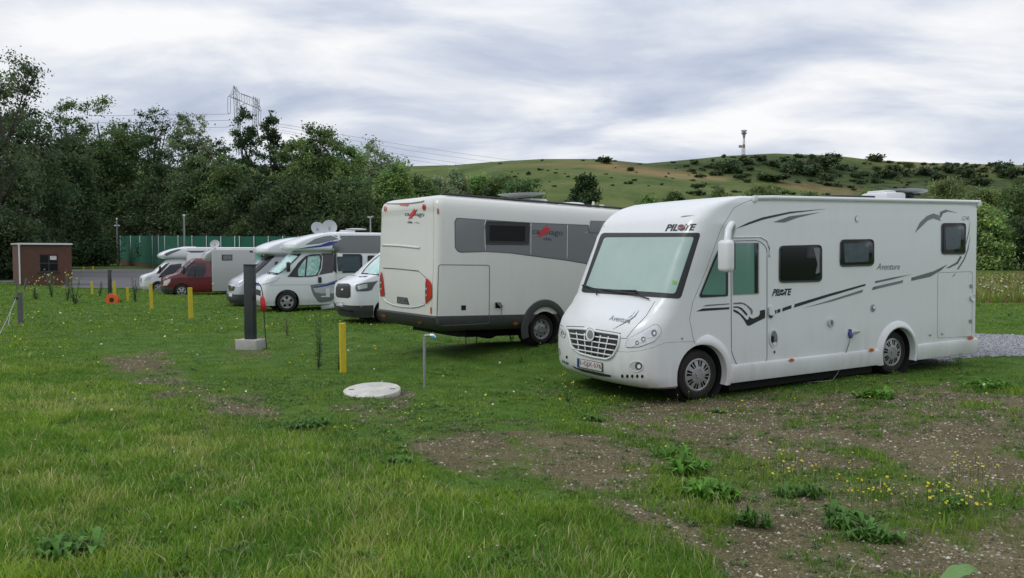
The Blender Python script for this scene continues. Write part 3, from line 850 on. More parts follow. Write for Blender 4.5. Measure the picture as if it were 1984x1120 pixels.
v.decal('maker_slash', [z3((1062, 366), (1078, 345), (1070, 342), (1098, 322), (1118, 304), (1126, 318), (1150, 318), (1128, 334), (1132, 340), (1112, 350), (1086, 368))][0], M['decal_r'], .013, step=0)
v.text('model_lettering', 'chic', [z3((1098, 371))[0], z3((1148, 374))[0], z3((1148, 393))[0], z3((1098, 390))[0]], M['decal_k'], off=.010, bold=.01)
v.decal('side_panel', rp(z3((1382, 272), (1500, 275), (1500, 345), (1374, 343)), 1), M['decal_lg'], .012, 30)
gd = rp(z3((466, 538), (773, 541), (770, 893), (460, 908), (455, 880)), 5)
v.line('garage_door_gap', gd + [gd[0]], .007, M['seam'], 0)
v.decal('door_vent', z3((603, 783), (631, 783), (631, 812), (603, 812)), M['dark'], .005, step=0)
v.decal('socket_recess', z3((808, 765), (838, 768), (838, 800), (808, 800)), M['dark'], .005, step=0)
v.decal('socket_flap', z3((812, 764), (840, 764), (856, 792), (835, 790)), M['decal_lg'], .07, step=0)
v.line('socket_cable', z3((842, 795), (846, 820), (840, 858)), .006, M['cable'], .03)
v.decal('side_marker', ell(*z3((931, 893))[0], 5.5, 3.4, 10), M['amber'], .012, step=0)
v.decal('side_marker', rp(z3((456, 198), (466, 200), (466, 230), (456, 232)), 1), M['tail'], .012, step=0)
v.line('corner_gap', z3((434, 150), (438, 300), (437, 500), (428, 700), (424, 868)), .004, M['seam2'], 0)
# rear
v.text('maker_lettering', 'carthago', [zr((248, 158))[0], zr((392, 158))[0], zr((392, 200))[0], zr((248, 194))[0]], M['decal_k'], bold=.0, off=.006)
v.decal('maker_slash', zr((274, 208), (286, 182), (278, 180), (300, 156), (318, 130), (322, 146), (340, 138), (322, 168), (324, 176), (308, 186), (298, 206)), M['decal_r'], .009, step=0)
v.text('model_lettering', 'chic', [zr((268, 222))[0], zr((304, 224))[0], zr((304, 243))[0], zr((268, 241))[0]], M['decal_k'], off=.006, bold=.01)
v.text('model_lettering', 'c-line', [zr((318, 231))[0], zr((358, 233))[0], zr((358, 242))[0], zr((318, 240))[0]], M['seam2'], off=.006)
v.decal('marker_lamp', ell(*zr((100, 132))[0], 2.6, 5.2), M['tail'], .012, step=0); v.decal('marker_lamp', ell(*zr((390, 121))[0], 3.4, 6.2), M['tail'], .012, step=0)
v.decal('brake_light', zr((205, 99), (240, 94), (276, 101), (266, 113), (212, 107)), M['tail'], .012, step=0)
v.line('spoiler_edge', zr((92, 88), (120, 93), (200, 92), (300, 88), (370, 78), (390, 72)), .015, M['cream'], .012)
v.line('crease', zr((82, 404), (220, 411), (362, 426)), .022, M['cream'], .0)
v.line('lid_gap', zr((88, 576), (200, 583), (345, 598), (352, 600)), .010, M['seam'], .0)
v.line('lid_gap', zr((352, 602), (378, 622), (404, 648)), .006, M['seam'], .0)
v.line('lid_edge', zr((80, 790), (110, 828), (160, 852), (230, 866), (300, 870), (350, 864), (398, 846)), .016, M['cream'], .004)
v.line('lid_gap', zr((80, 600), (84, 700), (90, 780), (116, 822), (164, 846), (232, 859), (300, 862), (348, 856), (396, 838)), .0045, M['seam2'], .0)
for out_, inn, dots in ((zr((405, 648), (430, 668), (447, 700), (448, 795), (402, 843), (399, 760)), zr((401, 680), (410, 700), (410, 800), (401, 820)), zr((407, 733), (407, 782))),
                   (zr((62, 612), (72, 606), (82, 660), (93, 780), (66, 790), (58, 720)), zr((62, 660), (70, 660), (72, 760), (64, 765)), zr((68, 688), (69, 735)))):
    t_ = v.decal('tail_lamp', rp(out_, 1.5), M['tail'], .022, 6)
    v.decal('reversing_light', inn, M['lampdark'], .026, step=0, parent=t_)
    for p_ in dots: v.decal('lamp_lens', ell(*p_, 1.3, 2.4, 8), M['lamp'], .032, step=0, parent=t_)
pl = v.decal('number_plate', zr((190, 790), (266, 799), (281, 851), (190, 838)), M['black'], .006)
v.decal('plate_face', zr((198, 798), (260, 805), (270, 843), (198, 832)), M['decal_lg'], .012, parent=pl)
v.text('plate_lettering', 'F KC 84', [zr((203, 803))[0], zr((256, 810))[0], zr((262, 836))[0], zr((203, 827))[0]], M['black'], off=.015, bold=.02, parent=pl)
v.decal('corner_marker', rp(zr((437, 868), (448, 868), (448, 916), (437, 916)), 1), M['amber'], .010, step=0)
for p_ in ((82, 932), (97, 935), (352, 985), (365, 984)): v.decal('rear_reflector', ell(*zr(p_)[0], 2.2, 2.4, 8), M['tail'], .012, step=0)
# roof things
bm = bmesh.new()
for sd in (1, -1): tube(bm, [(-2.1, sd * .95, 2.735), (3.2, sd * .95, 2.735)], .022, 6)
v.part('roof_rail', bm, M['black'], 40)
bm = bmesh.new(); box(bm, (-.9, .1, 2.745), (1.0, .8, .06), bev=.02); v.part('roof_hatch', bm, M['roofplastic'], 40)
bm = bmesh.new(); lathe(bm, [(.001, .0), (.28, .015), (.30, .04), (.22, .09), (.001, .11)], 'z', 24, (1.25, -.35, 2.73)); v.part('roof_dome', bm, M['roofplastic'], 50)
bm = bmesh.new(); box(bm, (.35, -.25, 2.79), (.45, .35, .12), bev=.04); v.part('satellite_base', bm, M['roofplastic'], 40)
bm = bmesh.new(); lathe(bm, [(.001, -.05), (.25, -.03), (.47, .02), (.48, .03), (.45, .03), (.001, -.02)], 'z', 28)
bm.transform(Matrix.Translation((.05, -.25, 2.90)) @ Matrix.Rotation(R(-4), 4, 'Y')); v.part('satellite_dish', bm, M['dish'], 40)
bm = bmesh.new(); tube(bm, [(2.1, -.3, 2.72), (2.1, -.3, 2.80)], .03, 8); tube(bm, [(2.1, -.3, 2.80), (2.1, -.3, 2.84)], .05, 8); tube(bm, [(1.6, -.6, 2.72), (1.6, -.6, 2.86)], .025, 8); v.part('roof_antenna', bm, M['roofplastic'], 40)

# ------------------------------------------------------------------ coachbuilt campers and vans further off
DUCATO = [(.22, .88, .14, .20, .30, .93, 0, .05), (.40, .99, .16, .22, .32, .98, 0, .05), (.70, 1.0, .17, .22, .32, 1.0, 0, .05), (.92, .97, .16, .22, .32, 1.0, 0, .05),
          (1.04, .91, .15, .20, .30, 1.0, 0, .05), (1.15, .78, .12, .18, .25, .99, 0, .05), (1.26, .56, .10, .15, .2, .98, 0, .05), (1.34, .42, .10, .14, .2, .96, 0, .05),
          (1.65, .08, .10, .14, .2, .92, 0, .05), (1.95, -.25, .10, .14, .2, .86, 0, .05), (2.14, -.50, .1, .14, .2, .80, 0, .05)]
TRANSIT = [(.24, .90, .12, .20, .30, .90, 0, .05), (.42, 1.0, .15, .22, .32, .97, 0, .05), (.70, 1.02, .16, .22, .32, 1.0, 0, .05), (1.00, 1.0, .16, .22, .32, 1.0, 0, .05),
          (1.10, .90, .15, .20, .30, 1.0, 0, .05), (1.20, .62, .12, .18, .25, .99, 0, .05), (1.30, .30, .10, .15, .2, .98, 0, .05), (1.36, .22, .10, .14, .2, .97, 0, .05),
          (1.7, -.14, .10, .14, .2, .93, 0, .05), (2.0, -.44, .10, .14, .2, .87, 0, .05), (2.12, -.62, .1, .14, .2, .80, 0, .05)]
VAN = [(.22, 1.02, .12, .20, .30, .90, 0, .05), (.42, 1.14, .15, .22, .32, .97, 0, .05), (.72, 1.18, .16, .24, .34, 1.0, 0, .05), (1.08, 1.16, .16, .24, .34, 1.0, 0, .05),
          (1.20, 1.06, .15, .20, .30, 1.0, 0, .05), (1.32, .80, .12, .18, .25, .99, 0, .05), (1.42, .50, .10, .15, .2, .98, 0, .05), (1.50, .40, .10, .14, .2, .96, 0, .05),
          (1.94, -.10, .10, .14, .2, .92, 0, .05), (2.15, -.36, .10, .14, .2, .88, 0, .05), (2.32, -.66, .10, .2, .3, .84, 0, .05), (2.46, -1.1, .1, .2, .3, .76, 0, .05), (2.5, -1.6, .1, .2, .3, .66, 0, .05)]
def camper(wheel_px, Y, yaw, label, cat, cab, cabmat, boxd=None, boxmat=None, nose=None, nosemat=None, name='motorhome', bumper=None, WB=-3.7, style='alloy', pitch=0, lower=None, hide_rear=False):
    P = at(wheel_px[0], wheel_px[1], Y)
    y0 = R(yaw); ly = Vector((-math.sin(y0), math.cos(y0), 0))
    o = P - ly * .95
    v = Veh(name, pose(o.x, o.y, o.z - .34, y0, R(pitch)), label, cat, VG)
    cxr = -1.9
    rows = [tuple(list(r_[:6]) + [cxr if boxd else -5.0, .05 if boxd else .12]) for r_ in cab]
    def wells(b):
        c = bmesh.new()
        for sx in (1, -1): cyl(c, (0, sx * .95, .36), .41, .6); cyl(c, (WB, sx * 1.0, .36), .41, .62)
        return boolean_cut(b, c)
    me = wells(ringbody(bmesh.new(), smooth_rows(rows, .05))); link('cab' if boxd else 'body', me, cabmat, v.root, 30); v.solid(me)
    if boxd:
        x0, x1, z0, z1, w_ = boxd
        rw = [(z0, x0, 0, .06, .06, w_ - .02, x1, .08), (z0 + .06, x0, 0, .06, .06, w_, x1, .1), (z1 - .10, x0, 0, .08, .08, w_, x1, .1), (z1 - .03, x0, 0, .08, .08, w_ - .03, x1 + .03, .1), (z1, x0, 0, .1, .1, w_ - .12, x1 + .1, .1)]
        me = wells(ringbody(bmesh.new(), rw)); link('living_box', me, boxmat, v.root, 30); v.solid(me)
    if nose:
        me = bpy.data.meshes.new('n'); b = ringbody(bmesh.new(), smooth_rows(nose, .03)); b.to_mesh(me); b.free(); link('roof_nose', me, nosemat, v.root, 35); v.solid(me)
    if bumper:
        rw = [tuple([r_[0], r_[1] + .025, r_[2], r_[3], r_[4], r_[5] + .015, .45, .05]) for r_ in smooth_rows(rows, .05) if r_[0] < bumper]
        rw = [tuple(list(r_[:6]) + [.42, .02]) for r_ in rw]
        me = bpy.data.meshes.new('n'); b = ringbody(bmesh.new(), rw); b.to_mesh(me); b.free(); link('bumper', me, M['trim'], v.root, 35); v.solid(me)
    v.ready()
    for sd in (1, -1):
        wheel(v, 0, sd * .93, .34, sd, style, .34); wheel_well(v, 0, 1.0, .41, sd, .36)
        wheel(v, WB, sd * .98, .34, sd, style, .34); wheel_well(v, WB, (boxd[4] if boxd else 1.0), .41, sd, .36)
    bm = bmesh.new(); box(bm, (-2.3, 0, .36), (4.6, 1.5, .26)); v.part('dark_underbody', bm, M['dark'], None)
    return v
def vmirror(v, x, z, sd=1, m=None, s=(.12, .2, .34)):
    bm = bmesh.new(); box(bm, (x, sd * 1.16, z), s, bev=.045, seg=3); tube(bm, [(x - .02, sd * .93, z - .08), (x, sd * 1.14, z - .1)], .03, 8); v.part('mirror', bm, m or M['black'], 50)
def dishpart(v, p, r, az, el=55, base=.25):
    bm = bmesh.new(); lathe(bm, [(.001, -.06 * r / .45), (r * .6, -.03), (r, .02), (r * 1.01, .03), (r * .9, .012), (.001, -.03)], 'x', 32)
    bm.transform(Matrix.Translation(p) @ Matrix.Rotation(R(az), 4, 'Z') @ Matrix.Rotation(R(-el), 4, 'Y'))
    o = v.part('satellite_dish', bm, M['dish'], 40)
    bm = bmesh.new(); tube(bm, [Vector(p) + Vector((0, 0, -base)), Vector(p)], .035, 8); v.part('dish_mast', bm, M['galv'], 40, parent=o)

# --- white and grey semi-integrated camper with blue accent
NOSEB = [(2.09, -.26, .12, .22, .4, .98, -2.1, .1), (2.12, -.10, .12, .22, .4, 1.06, -2.1, .1), (2.18, -.04, .12, .22, .4, 1.11, -2.1, .1), (2.32, -.06, .12, .22, .4, 1.12, -2.1, .1), (2.40, -.16, .12, .22, .4, 1.12, -2.1, .1), (2.52, -.42, .12, .22, .4, 1.11, -2.1, .1), (2.64, -.80, .1, .25, .4, 1.09, -2.1, .1), (2.72, -1.15, .08, .2, .4, 1.05, -2.15, .1), (2.765, -1.45, .05, .1, .3, .97, -2.2, .1), (2.78, -1.6, .05, .1, .3, .8, -2.2, .1)]
v = camper((556, 585), 27.6, 206, 'white camper with blue and grey swoosh, foil sunshades and jutting roof nose', 'motorhome', DUCATO, M['white2'], (-1.72, -5.6, .38, 2.76, 1.14), M['white2'], NOSEB, M['white2'], style='alloy', pitch=0)
z5b = lambda *p: Z(480, 420, 5.6, p)
ws = v.decal('windscreen', z5b((172, 618), (250, 540), (400, 405), (440, 400), (585, 400), (520, 470), (385, 590), (320, 627)), M['glass'], .022, 4)
v.decal('sunshade', z5b((220, 597), (300, 530), (420, 412), (545, 425), (480, 490), (385, 580), (335, 612)), M['shade'], .05, 4, parent=ws)
cw = v.decal('cab_window', rp(z5b((428, 650), (470, 590), (545, 500), (625, 428), (690, 410), (785, 405), (806, 440), (795, 560), (755, 640), (700, 650), (540, 656)), 2), M['black'], .014, 5)
v.decal('pane', rp(z5b((548, 642), (545, 575), (600, 490), (633, 452), (615, 646)), 1), M['foil'], .020, 5, parent=cw)
v.decal('pane', rp(z5b((632, 642), (652, 432), (778, 420), (788, 470), (768, 590), (735, 634)), 2), M['foil'], .020, 5, parent=cw)
v.line('door_frame', z5b((440, 640), (545, 495), (625, 420), (690, 402), (790, 400), (812, 440), (800, 560), (760, 645)), .018, M['white2'], .012)
v.decal('pillar_panel', z5b((800, 397), (920, 397), (920, 605), (765, 632), (800, 560), (812, 440)), M['glass'], .014, 5)
v.line('panel_joint', z5b((921, 215), (924, 395), (924, 600)), .012, M['decal_lg'], .010)
wd = v.decal('window', rp(z5b((932, 402), (1228, 404), (1245, 430), (1243, 570), (1222, 606), (968, 612), (928, 588)), 4), M['black'], .014, 20)
v.decal('pane', rp(z5b((966, 432), (1218, 430), (1222, 590), (978, 592)), 2), M['acrylblue'], .02, 20, parent=wd)
v.decal('window', rp(z5b((1300, 420), (1500, 420), (1500, 600), (1300, 600)), 2), M['glass'], .014, 20)
v.decal('grey_band', z5b((925, 395), (1440, 397), (1440, 204), (1090, 204), (925, 290)), M['band'], .005, 12)
v.decal('nose_panel', z5b((622, 306), (730, 240), (830, 212), (905, 203), (985, 240), (900, 262), (780, 292)), M['band'], .006, 8)
v.decal('nose_panel', z5b((925, 204), (1088, 204), (1020, 240)), M['band'], .006, 8)
v.decal('blue_flash', z5b((528, 352), (640, 330), (790, 306), (880, 272), (978, 264), (960, 290), (890, 315), (780, 330)), M['blue'], .007, 8)
v.decal('swoosh', z5b((680, 742), (770, 730), (860, 722), (1000, 672), (1060, 650), (1100, 655), (1100, 760), (1000, 850), (900, 915), (790, 932), (760, 920), (712, 850), (690, 790)), M['decal_lg'], .006, 10)
v.decal('swoosh_inner', z5b((712, 775), (770, 752), (900, 742), (1090, 690), (1090, 800), (990, 830), (800, 832), (730, 820)), M['silver'], .009, 10)
v.decal('swoosh_line', z5b((700, 770), (860, 735), (1000, 690), (1090, 655), (1090, 672), (960, 725), (860, 752), (740, 772)), M['blue'], .010, 8)
v.decal('service_hatch', z5b((795, 860), (848, 858), (848, 780), (890, 778), (892, 872), (800, 872)), M['white'], .02, step=0)
v.decal('door_handle', rp(z5b((762, 656), (800, 652), (804, 716), (765, 720)), 1.5), M['black'], .02, step=0)
v.decal('headlight', z5b((158, 732), (190, 690), (235, 660), (290, 650), (348, 652), (318, 684), (260, 712), (210, 722)), M['lamp'], .022, 4)
v.decal('lamp_dark_area', z5b((235, 690), (248, 655), (262, 668), (300, 655), (285, 680), (262, 695)), M['lampdark'], .02, step=0)  # dark grey shape inside the headlight outline
v.line('body_crease', z5b((150, 742), (300, 742), (520, 738), (700, 738), (760, 730)), .006, M['seam2'], .0)
v.decal('fog_recess', z5b((80, 780), (140, 800), (140, 860), (84, 845)), M['trim'], .006, 5)
v.decal('blue_flash', z5b((84, 710), (120, 722), (150, 748), (100, 750), (84, 745)), M['blue'], .006, 5)
vmirror(v, -.02, 1.55, 1, M['black']); vmirror(v, -.02, 1.55, -1, M['black'])
dishpart(v, (-1.40, -.5, 2.93), .25, 95, 22, .2); dishpart(v, (-1.66, .25, 2.96), .265, 80, 16, .22)
bm = bmesh.new(); box(bm, (-2.3, .3, 2.81), (.5, .4, .09), bev=.03); lathe(bm, [(.001, 0), (.36, .02), (.38, .05), (.2, .07), (.001, .07)], 'z', 24, (-2.65, .2, 2.86)); v.part('roof_box', bm, M['roofplastic'], 40)
bm = bmesh.new(); tube(bm, [(-3.25, .0, 2.74), (-3.25, 0, 3.35)], .025, 8); tube(bm, [(-3.25, -.32, 3.38), (-3.25, 0, 3.35), (-3.25, .32, 3.38)], .028, 8); lathe(bm, [(.12, 0), (.10, .05), (.001, .06)], 'z', 12, (-3.25, 0, 2.74)); v.part('roof_antenna', bm, M['galv'], 40)

# --- silver camper behind it
v = camper((503, 583), 30.3, 208, 'silver-nosed camper with white rounded roof cap, partly hidden by the dark post', 'motorhome', DUCATO, M['silver'], (-1.72, -5.4, .4, 2.7, 1.12), M['white2'], NOSEB, M['white2'], bumper=.62)
zc = lambda *p: Z(430, 450, 7.467, p)
v.decal('windscreen', zc((475, 515), (520, 440), (595, 345), (760, 340), (740, 375), (640, 470), (500, 592), (475, 590)), M['glass'], .022, 3.5)
v.decal('windscreen', zc((372, 468), (435, 388), (510, 310), (592, 330), (540, 390), (455, 480)), M['shade'], .026, 3.5)
g_ = v.decal('grille', rp(zc((88, 766), (192, 772), (202, 790), (182, 862), (96, 850)), 2), M['chrome'], .012, 4)
v.decal('grille_mesh', rp(zc((98, 778), (186, 782), (192, 794), (174, 850), (104, 840)), 1), M['black'], .016, 4, parent=g_)
v.decal('badge', ell(*zc((142, 806))[0], 2, 2.2, 8), M['chrome'], .022, step=0, parent=g_)
pl = v.decal('number_plate', zc((96, 880), (146, 884), (146, 934), (98, 924)), M['plate'], .012, 4)
v.decal('blue_flash', zc((72, 708), (140, 722), (120, 738), (84, 728)), M['blue'], .006, step=0)
v.decal('blue_flash', zc((42, 800), (62, 830), (90, 860), (78, 880), (46, 860)), M['blue'], .006, step=0)
v.decal('headlight', zc((50, 740), (78, 748), (84, 800), (60, 790)), M['lamp'], .012, step=0)
v.decal('headlight', zc((225, 760), (320, 700), (330, 740), (260, 790), (225, 790)), M['lamp'], .012, step=0)

# --- white panel van
v = camper((751, 606), 22.6, 207, 'white panel van with black grille and dark bumper, half hidden behind the off-white motorhome', 'van', VAN, M['white2'], name='panel_van', bumper=.60, style='steel')
zf = lambda *p: Z(640, 460, 6.59, p)
g_ = v.decal('grille', rp(zf((92, 588), (232, 588), (256, 608), (258, 742), (232, 776), (88, 766), (68, 740), (70, 640)), 2), M['black'], .010, 4)
v.line('grille_bar', [zf((78, 630 + 24 * k), (252, 628 + 25 * k)) for k in range(6)], .010, M['trim'], .018, parent=g_)
v.decal('badge', ell(*zf((148, 664))[0], 2.8, 1.8, 12), M['chrome'], .03, step=0, parent=g_)
h_ = v.decal('headlight', rp(zf((325, 602), (430, 580), (560, 562), (612, 550), (560, 612), (532, 668), (480, 685), (332, 690), (318, 645)), 1), M['lampdark'], .010, 5)
v.decal('lamp_lens', rp(zf((345, 620), (420, 600), (472, 592), (474, 645), (360, 668)), 1), M['lamp'], .016, 5, parent=h_)
v.decal('windscreen', zf((414, 462), (440, 425), (500, 350), (560, 290), (630, 236), (720, 230), (720, 480), (560, 470), (470, 460)), M['shade'], .022, 4)
v.line('screen_edge', zf((400, 462), (430, 420), (500, 342), (560, 282), (630, 228)), .02, M['black'], .01)
v.line('screen_edge', zf((400, 462), (470, 462), (560, 472), (660, 476)), .02, M['black'], .01)
pl = v.decal('number_plate', zf((70, 814), (166, 826), (166, 882), (74, 870)), M['plate'], .012, 4)
v.text('plate_lettering', 'KE 52', [zf((80, 824))[0], zf((160, 834))[0], zf((160, 872))[0], zf((80, 862))[0]], M['decal_lg'], off=.016, parent=pl)
v.decal('bonnet_vent', zf((360, 495), (485, 490), (445, 508), (368, 508)), M['black'], .008, step=0); v.decal('bonnet_vent', zf((255, 485), (320, 478), (300, 490), (258, 492)), M['black'], .008, step=0)
v.decal('lower_intake', zf((70, 895), (230, 925), (300, 935), (290, 960), (110, 935)), M['dark'], .006, 5)
v.decal('fog_lamp', ell(*zf((395, 882))[0], 3, 1.6, 10), M['decal_lg'], .010, step=0)
vmirror(v, -.05, 1.5, -1)
bm = bmesh.new(); box(bm, (-1.2, .7, 2.52), (.4, .3, .1), bev=.03); v.part('roof_vent', bm, M['roofplastic'], 40)

# --- dark red cab with pale grey box
v = camper((352, 564), 43.5, 205, 'camper with dark red cab and plain grey box body', 'motorhome', TRANSIT, M['red'], (-1.55, -6.2, .30, 2.62, 1.08), M['greywall'], [(1.9, -1.0, .05, .2, .3, .85, -1.7, .05), (2.1, -1.05, .05, .2, .3, .95, -1.7, .05), (2.4, -1.2, .05, .2, .3, 1.02, -1.7, .05), (2.6, -1.5, .05, .1, .3, 1.0, -1.75, .05)], M['greywall'], bumper=.60, WB=-4.3)
ze = lambda *p: Z(220, 400, 5.09, p)
cw = v.decal('cab_window', rp(ze((722, 690), (740, 630), (805, 562), (905, 558), (912, 640), (892, 690), (800, 697)), 1.5), M['glass'], .022, 4)
v.line('window_pillar', ze((806, 562), (804, 695)), .03, M['black'], .01, parent=cw)
v.decal('windscreen', ze((650, 655), (680, 615), (735, 562), (780, 542), (802, 548), (745, 610), (705, 660)), M['glass'], .022, 3.5)
v.decal('headlight', rp(ze((484, 780), (500, 735), (560, 710), (562, 735), (528, 782)), 1), M['lamp'], .010, 4)
v.decal('grille', ze((450, 735), (482, 722), (480, 770), (455, 775)), M['trim'], .010, 4)
v.decal('number_plate', ze((418, 790), (436, 795), (436, 826), (418, 820)), M['plate'], .012, step=0)
v.line('door_gap', ze((800, 560), (795, 740), (800, 850)), .008, M['decal_dr'], .0); v.line('door_gap', ze((960, 545), (968, 700), (968, 860)), .012, M['decal_k'], .0)
v.line('body_crease', ze((560, 745), (700, 742), (965, 735)), .010, M['decal_dr'], .004)
v.decal('fuel_cap', ell(*ze((980, 760))[0], 2, 1.6, 8), M['white'], .02, step=0)
wd = v.decal('window', ze((1068, 475), (1172, 475), (1172, 532), (1068, 534)), M['black'], .012, 20); v.decal('pane', ze((1080, 482), (1165, 482), (1165, 524), (1080, 526)), M['decal_lg'], .018, 20, parent=wd)
v.decal('roof_vent', ze((1340, 436), (1405, 438), (1400, 455), (1345, 452)), M['black'], .012, step=0)
vmirror(v, -.12, 1.5, 1)
dishpart(v, (-1.8, .2, 2.90), .26, 70, 25, .3)
bm = bmesh.new(); box(bm, (-3.4, 0, 2.66), (1.4, 1.2, .07), bev=.02); v.part('roof_hatch', bm, M['roofplastic'], 40)

# --- white alcove camper, far left
NOSED = [(2.12, -.22, .10, .22, .4, .95, -2.1, .1), (2.18, -.06, .12, .22, .4, 1.06, -2.1, .1), (2.30, .0, .12, .22, .4, 1.11, -2.1, .1), (2.42, -.08, .12, .22, .4, 1.12, -2.1, .1), (2.56, -.34, .12, .22, .4, 1.11, -2.1, .1), (2.70, -.75, .1, .25, .4, 1.08, -2.1, .1), (2.82, -1.3, .08, .2, .4, 1.0, -2.15, .1), (2.85, -1.5, .05, .1, .3, .9, -2.2, .1)]
v = camper((307, 558), 48.5, 206, 'farthest white camper with bulging roof nose, standing beyond the dark red cab', 'motorhome', TRANSIT, M['white2'], (-1.6, -6.0, .4, 2.82, 1.12), M['white2'], NOSED, M['white2'])
v.decal('windscreen', ze((420, 662), (455, 618), (510, 570), (552, 556), (505, 608), (455, 660)), M['glass'], .022, 3.5)
v.decal('cab_window', ze((440, 700), (470, 660), (560, 575), (672, 562), (665, 640), (600, 700)), M['glass'], .022, 3.5)
v.decal('roof_stripe', ze((500, 470), (560, 440), (640, 420), (672, 425), (600, 455), (520, 490)), M['decal_g'], .006, 4)
v.decal('roof_stripe', ze((715, 436), (915, 436), (870, 455), (765, 457)), M['decal_g'], .006, 4)
v.decal('headlight', ze((300, 735), (330, 695), (380, 690), (360, 725)), M['lamp'], .010, 4)
v.decal('grille', ze((255, 700), (275, 705), (275, 765), (255, 760)), M['trim'], .010, 4)
vmirror(v, -.1, 1.5, 1)
# ------------------------------------------------------------------ ground
DIRT = [
 ([(790, 845), (960, 836), (1060, 885), (1180, 930), (1260, 990), (1400, 1005), (1500, 1000), (1620, 1035), (2050, 1085), (2050, 1160), (1440, 1140), (1330, 1062), (1180, 990), (1040, 935), (940, 920), (800, 872)], 1.0),
 ([(1170, 795), (1400, 778), (1560, 768), (1700, 748), (1830, 742), (2100, 800), (2100, 1000), (1850, 965), (1700, 885), (1560, 862), (1400, 850), (1250, 832)], .95),
 ([(880, 830), (1200, 820), (1500, 850), (1984, 950), (2100, 1100), (1600, 1060), (1400, 1010), (1250, 990), (1050, 900)], .70),
 ([(205, 695), (310, 688), (330, 703), (318, 715), (400, 757), (300, 762), (262, 735), (225, 715)], .85),
 ([(385, 766), (500, 772), (535, 802), (420, 800)], .85),
 ([(640, 792), (700, 768), (792, 762), (800, 832), (700, 822)], .80),
 ([(1040, 753), (1110, 757), (1100, 768), (1045, 765)], .7),
 ([(470, 640), (520, 650), (520, 690), (440, 690)], .35),
]
TAN = [([(1110, 322), (1180, 314), (1330, 333), (1420, 345), (1400, 352), (1250, 340)], .9), ([(1500, 352), (1600, 352), (1690, 368), (1640, 378), (1520, 362)], 1.0), ([(1660, 312), (1984, 320), (1984, 338), (1760, 330)], .45), ([(960, 322), (1100, 312), (1180, 311), (1100, 326)], .4)]
DARKG = [([(1200, 318), (1420, 306), (1500, 300), (1640, 312), (1800, 330), (1984, 350), (1984, 420), (1700, 380), (1500, 352), (1330, 332)], .7)]

def inpoly(px, py, poly):
    ins = np.zeros(px.shape, bool); n = len(poly)
    for i in range(n):
        x1, y1 = poly[i]; x2, y2 = poly[(i + 1) % n]
        if y1 == y2: continue
        c = ((y1 > py) != (y2 > py)) & (px < (x2 - x1) * (py - y1) / (y2 - y1) + x1)
        ins ^= c
    return ins

def edge_dist(px, py, poly):
    d = np.full(px.shape, 1e9); n = len(poly)
    for i in range(n):
        a = np.array(poly[i], float); b = np.array(poly[(i + 1) % n], float); ab = b - a
        t = np.clip(((px - a[0]) * ab[0] + (py - a[1]) * ab[1]) / (ab @ ab), 0, 1)
        d = np.minimum(d, np.hypot(px - a[0] - t * ab[0], py - a[1] - t * ab[1]))
    return d

def pix(x, y, z):
    zc = z - CZ; c, s = math.cos(PITCH), math.sin(PITCH)
    yc = y * c - zc * s; z2 = y * s + zc * c
    yc = np.maximum(yc, .05)
    return CX + F * x / yc, CY - F * z2 / yc

def maskval(x, y, polys, soft=16.0):
    """how bare / how dry the ground is at a place (patches measured in the photograph, laid out on the terrain)"""
    px, py = pix(x, y, height(x, y))
    m = np.zeros(px.shape)
    for poly, val in polys:
        ins = inpoly(px, py, poly); d = edge_dist(px, py, poly)
        sd = np.where(ins, d, -d)
        m = np.maximum(m, val * np.clip(.5 + sd / (2 * soft), 0, 1))
    return np.where(y > 1, m, 0)

def dirt(x, y):
    m = maskval(x, y, DIRT)
    n = fbm(x * 1.6, y * 1.6, 21, 4) - .5
    n2 = fbm(x * 5, y * 5, 27, 3) - .5
    return np.clip(m + (n * 2.1 + n2 * 1.3) * np.clip(m * (1.25 - m) * 4, 0, 1), 0, 1)

angs = np.concatenate([np.linspace(-180, -42, 24)[:-1], np.linspace(-42, 42, 420), np.linspace(42, 180, 24)[1:-1]])
rad = [.6]
while rad[-1] < 3200:
    r_ = rad[-1]; rad.append(r_ * (1.035 if r_ < 2 else 1.011 if r_ < 26 else 1.016 if r_ < 600 else 1.08))
rad = np.array(rad)
A, RR = np.meshgrid(np.radians(angs), rad)
GX = (RR * np.sin(A)); GY = (RR * np.cos(A)); GZ = height(GX, GY)
nr, na = GX.shape
me = bpy.data.meshes.new('ground')
V = np.stack([GX, GY, GZ], -1).reshape(-1, 3)
V = np.vstack([V, [[0, 0, H(0, 0)]]])
I = np.arange(nr * na).reshape(nr, na)
q = np.stack([I[:-1, :-1], I[:-1, 1:], I[1:, 1:], I[1:, :-1]], -1).reshape(-1, 4)[:, ::-1]
q2 = np.stack([I[:-1, -1], I[:-1, 0], I[1:, 0], I[1:, -1]], -1)[:, ::-1]
q = np.vstack([q, q2])
tri = np.stack([I[0, :], np.roll(I[0, :], -1), np.full(na, nr * na)], -1)
me.vertices.add(len(V)); me.vertices.foreach_set('co', V.reshape(-1))
L = np.concatenate([q.reshape(-1), tri.reshape(-1)])
me.loops.add(len(L)); me.loops.foreach_set('vertex_index', L.astype(np.int32))
ls = np.concatenate([np.arange(len(q)) * 4, len(q) * 4 + np.arange(len(tri)) * 3])
me.polygons.add(len(ls)); me.polygons.foreach_set('loop_start', ls.astype(np.int32)); me.update(calc_edges=True)
me.polygons.foreach_set('use_smooth', np.ones(len(ls), bool))
x_, y_ = V[:, 0], V[:, 1]
near = y_ < 60
dv = np.zeros(len(V)); dv[near] = dirt(x_[near], y_[near])
far = y_ >= 60
tv = np.zeros(len(V)); gv = np.zeros(len(V))
tv[far] = maskval(x_[far], y_[far], TAN, 3); gv[far] = maskval(x_[far], y_[far], DARKG, 8)
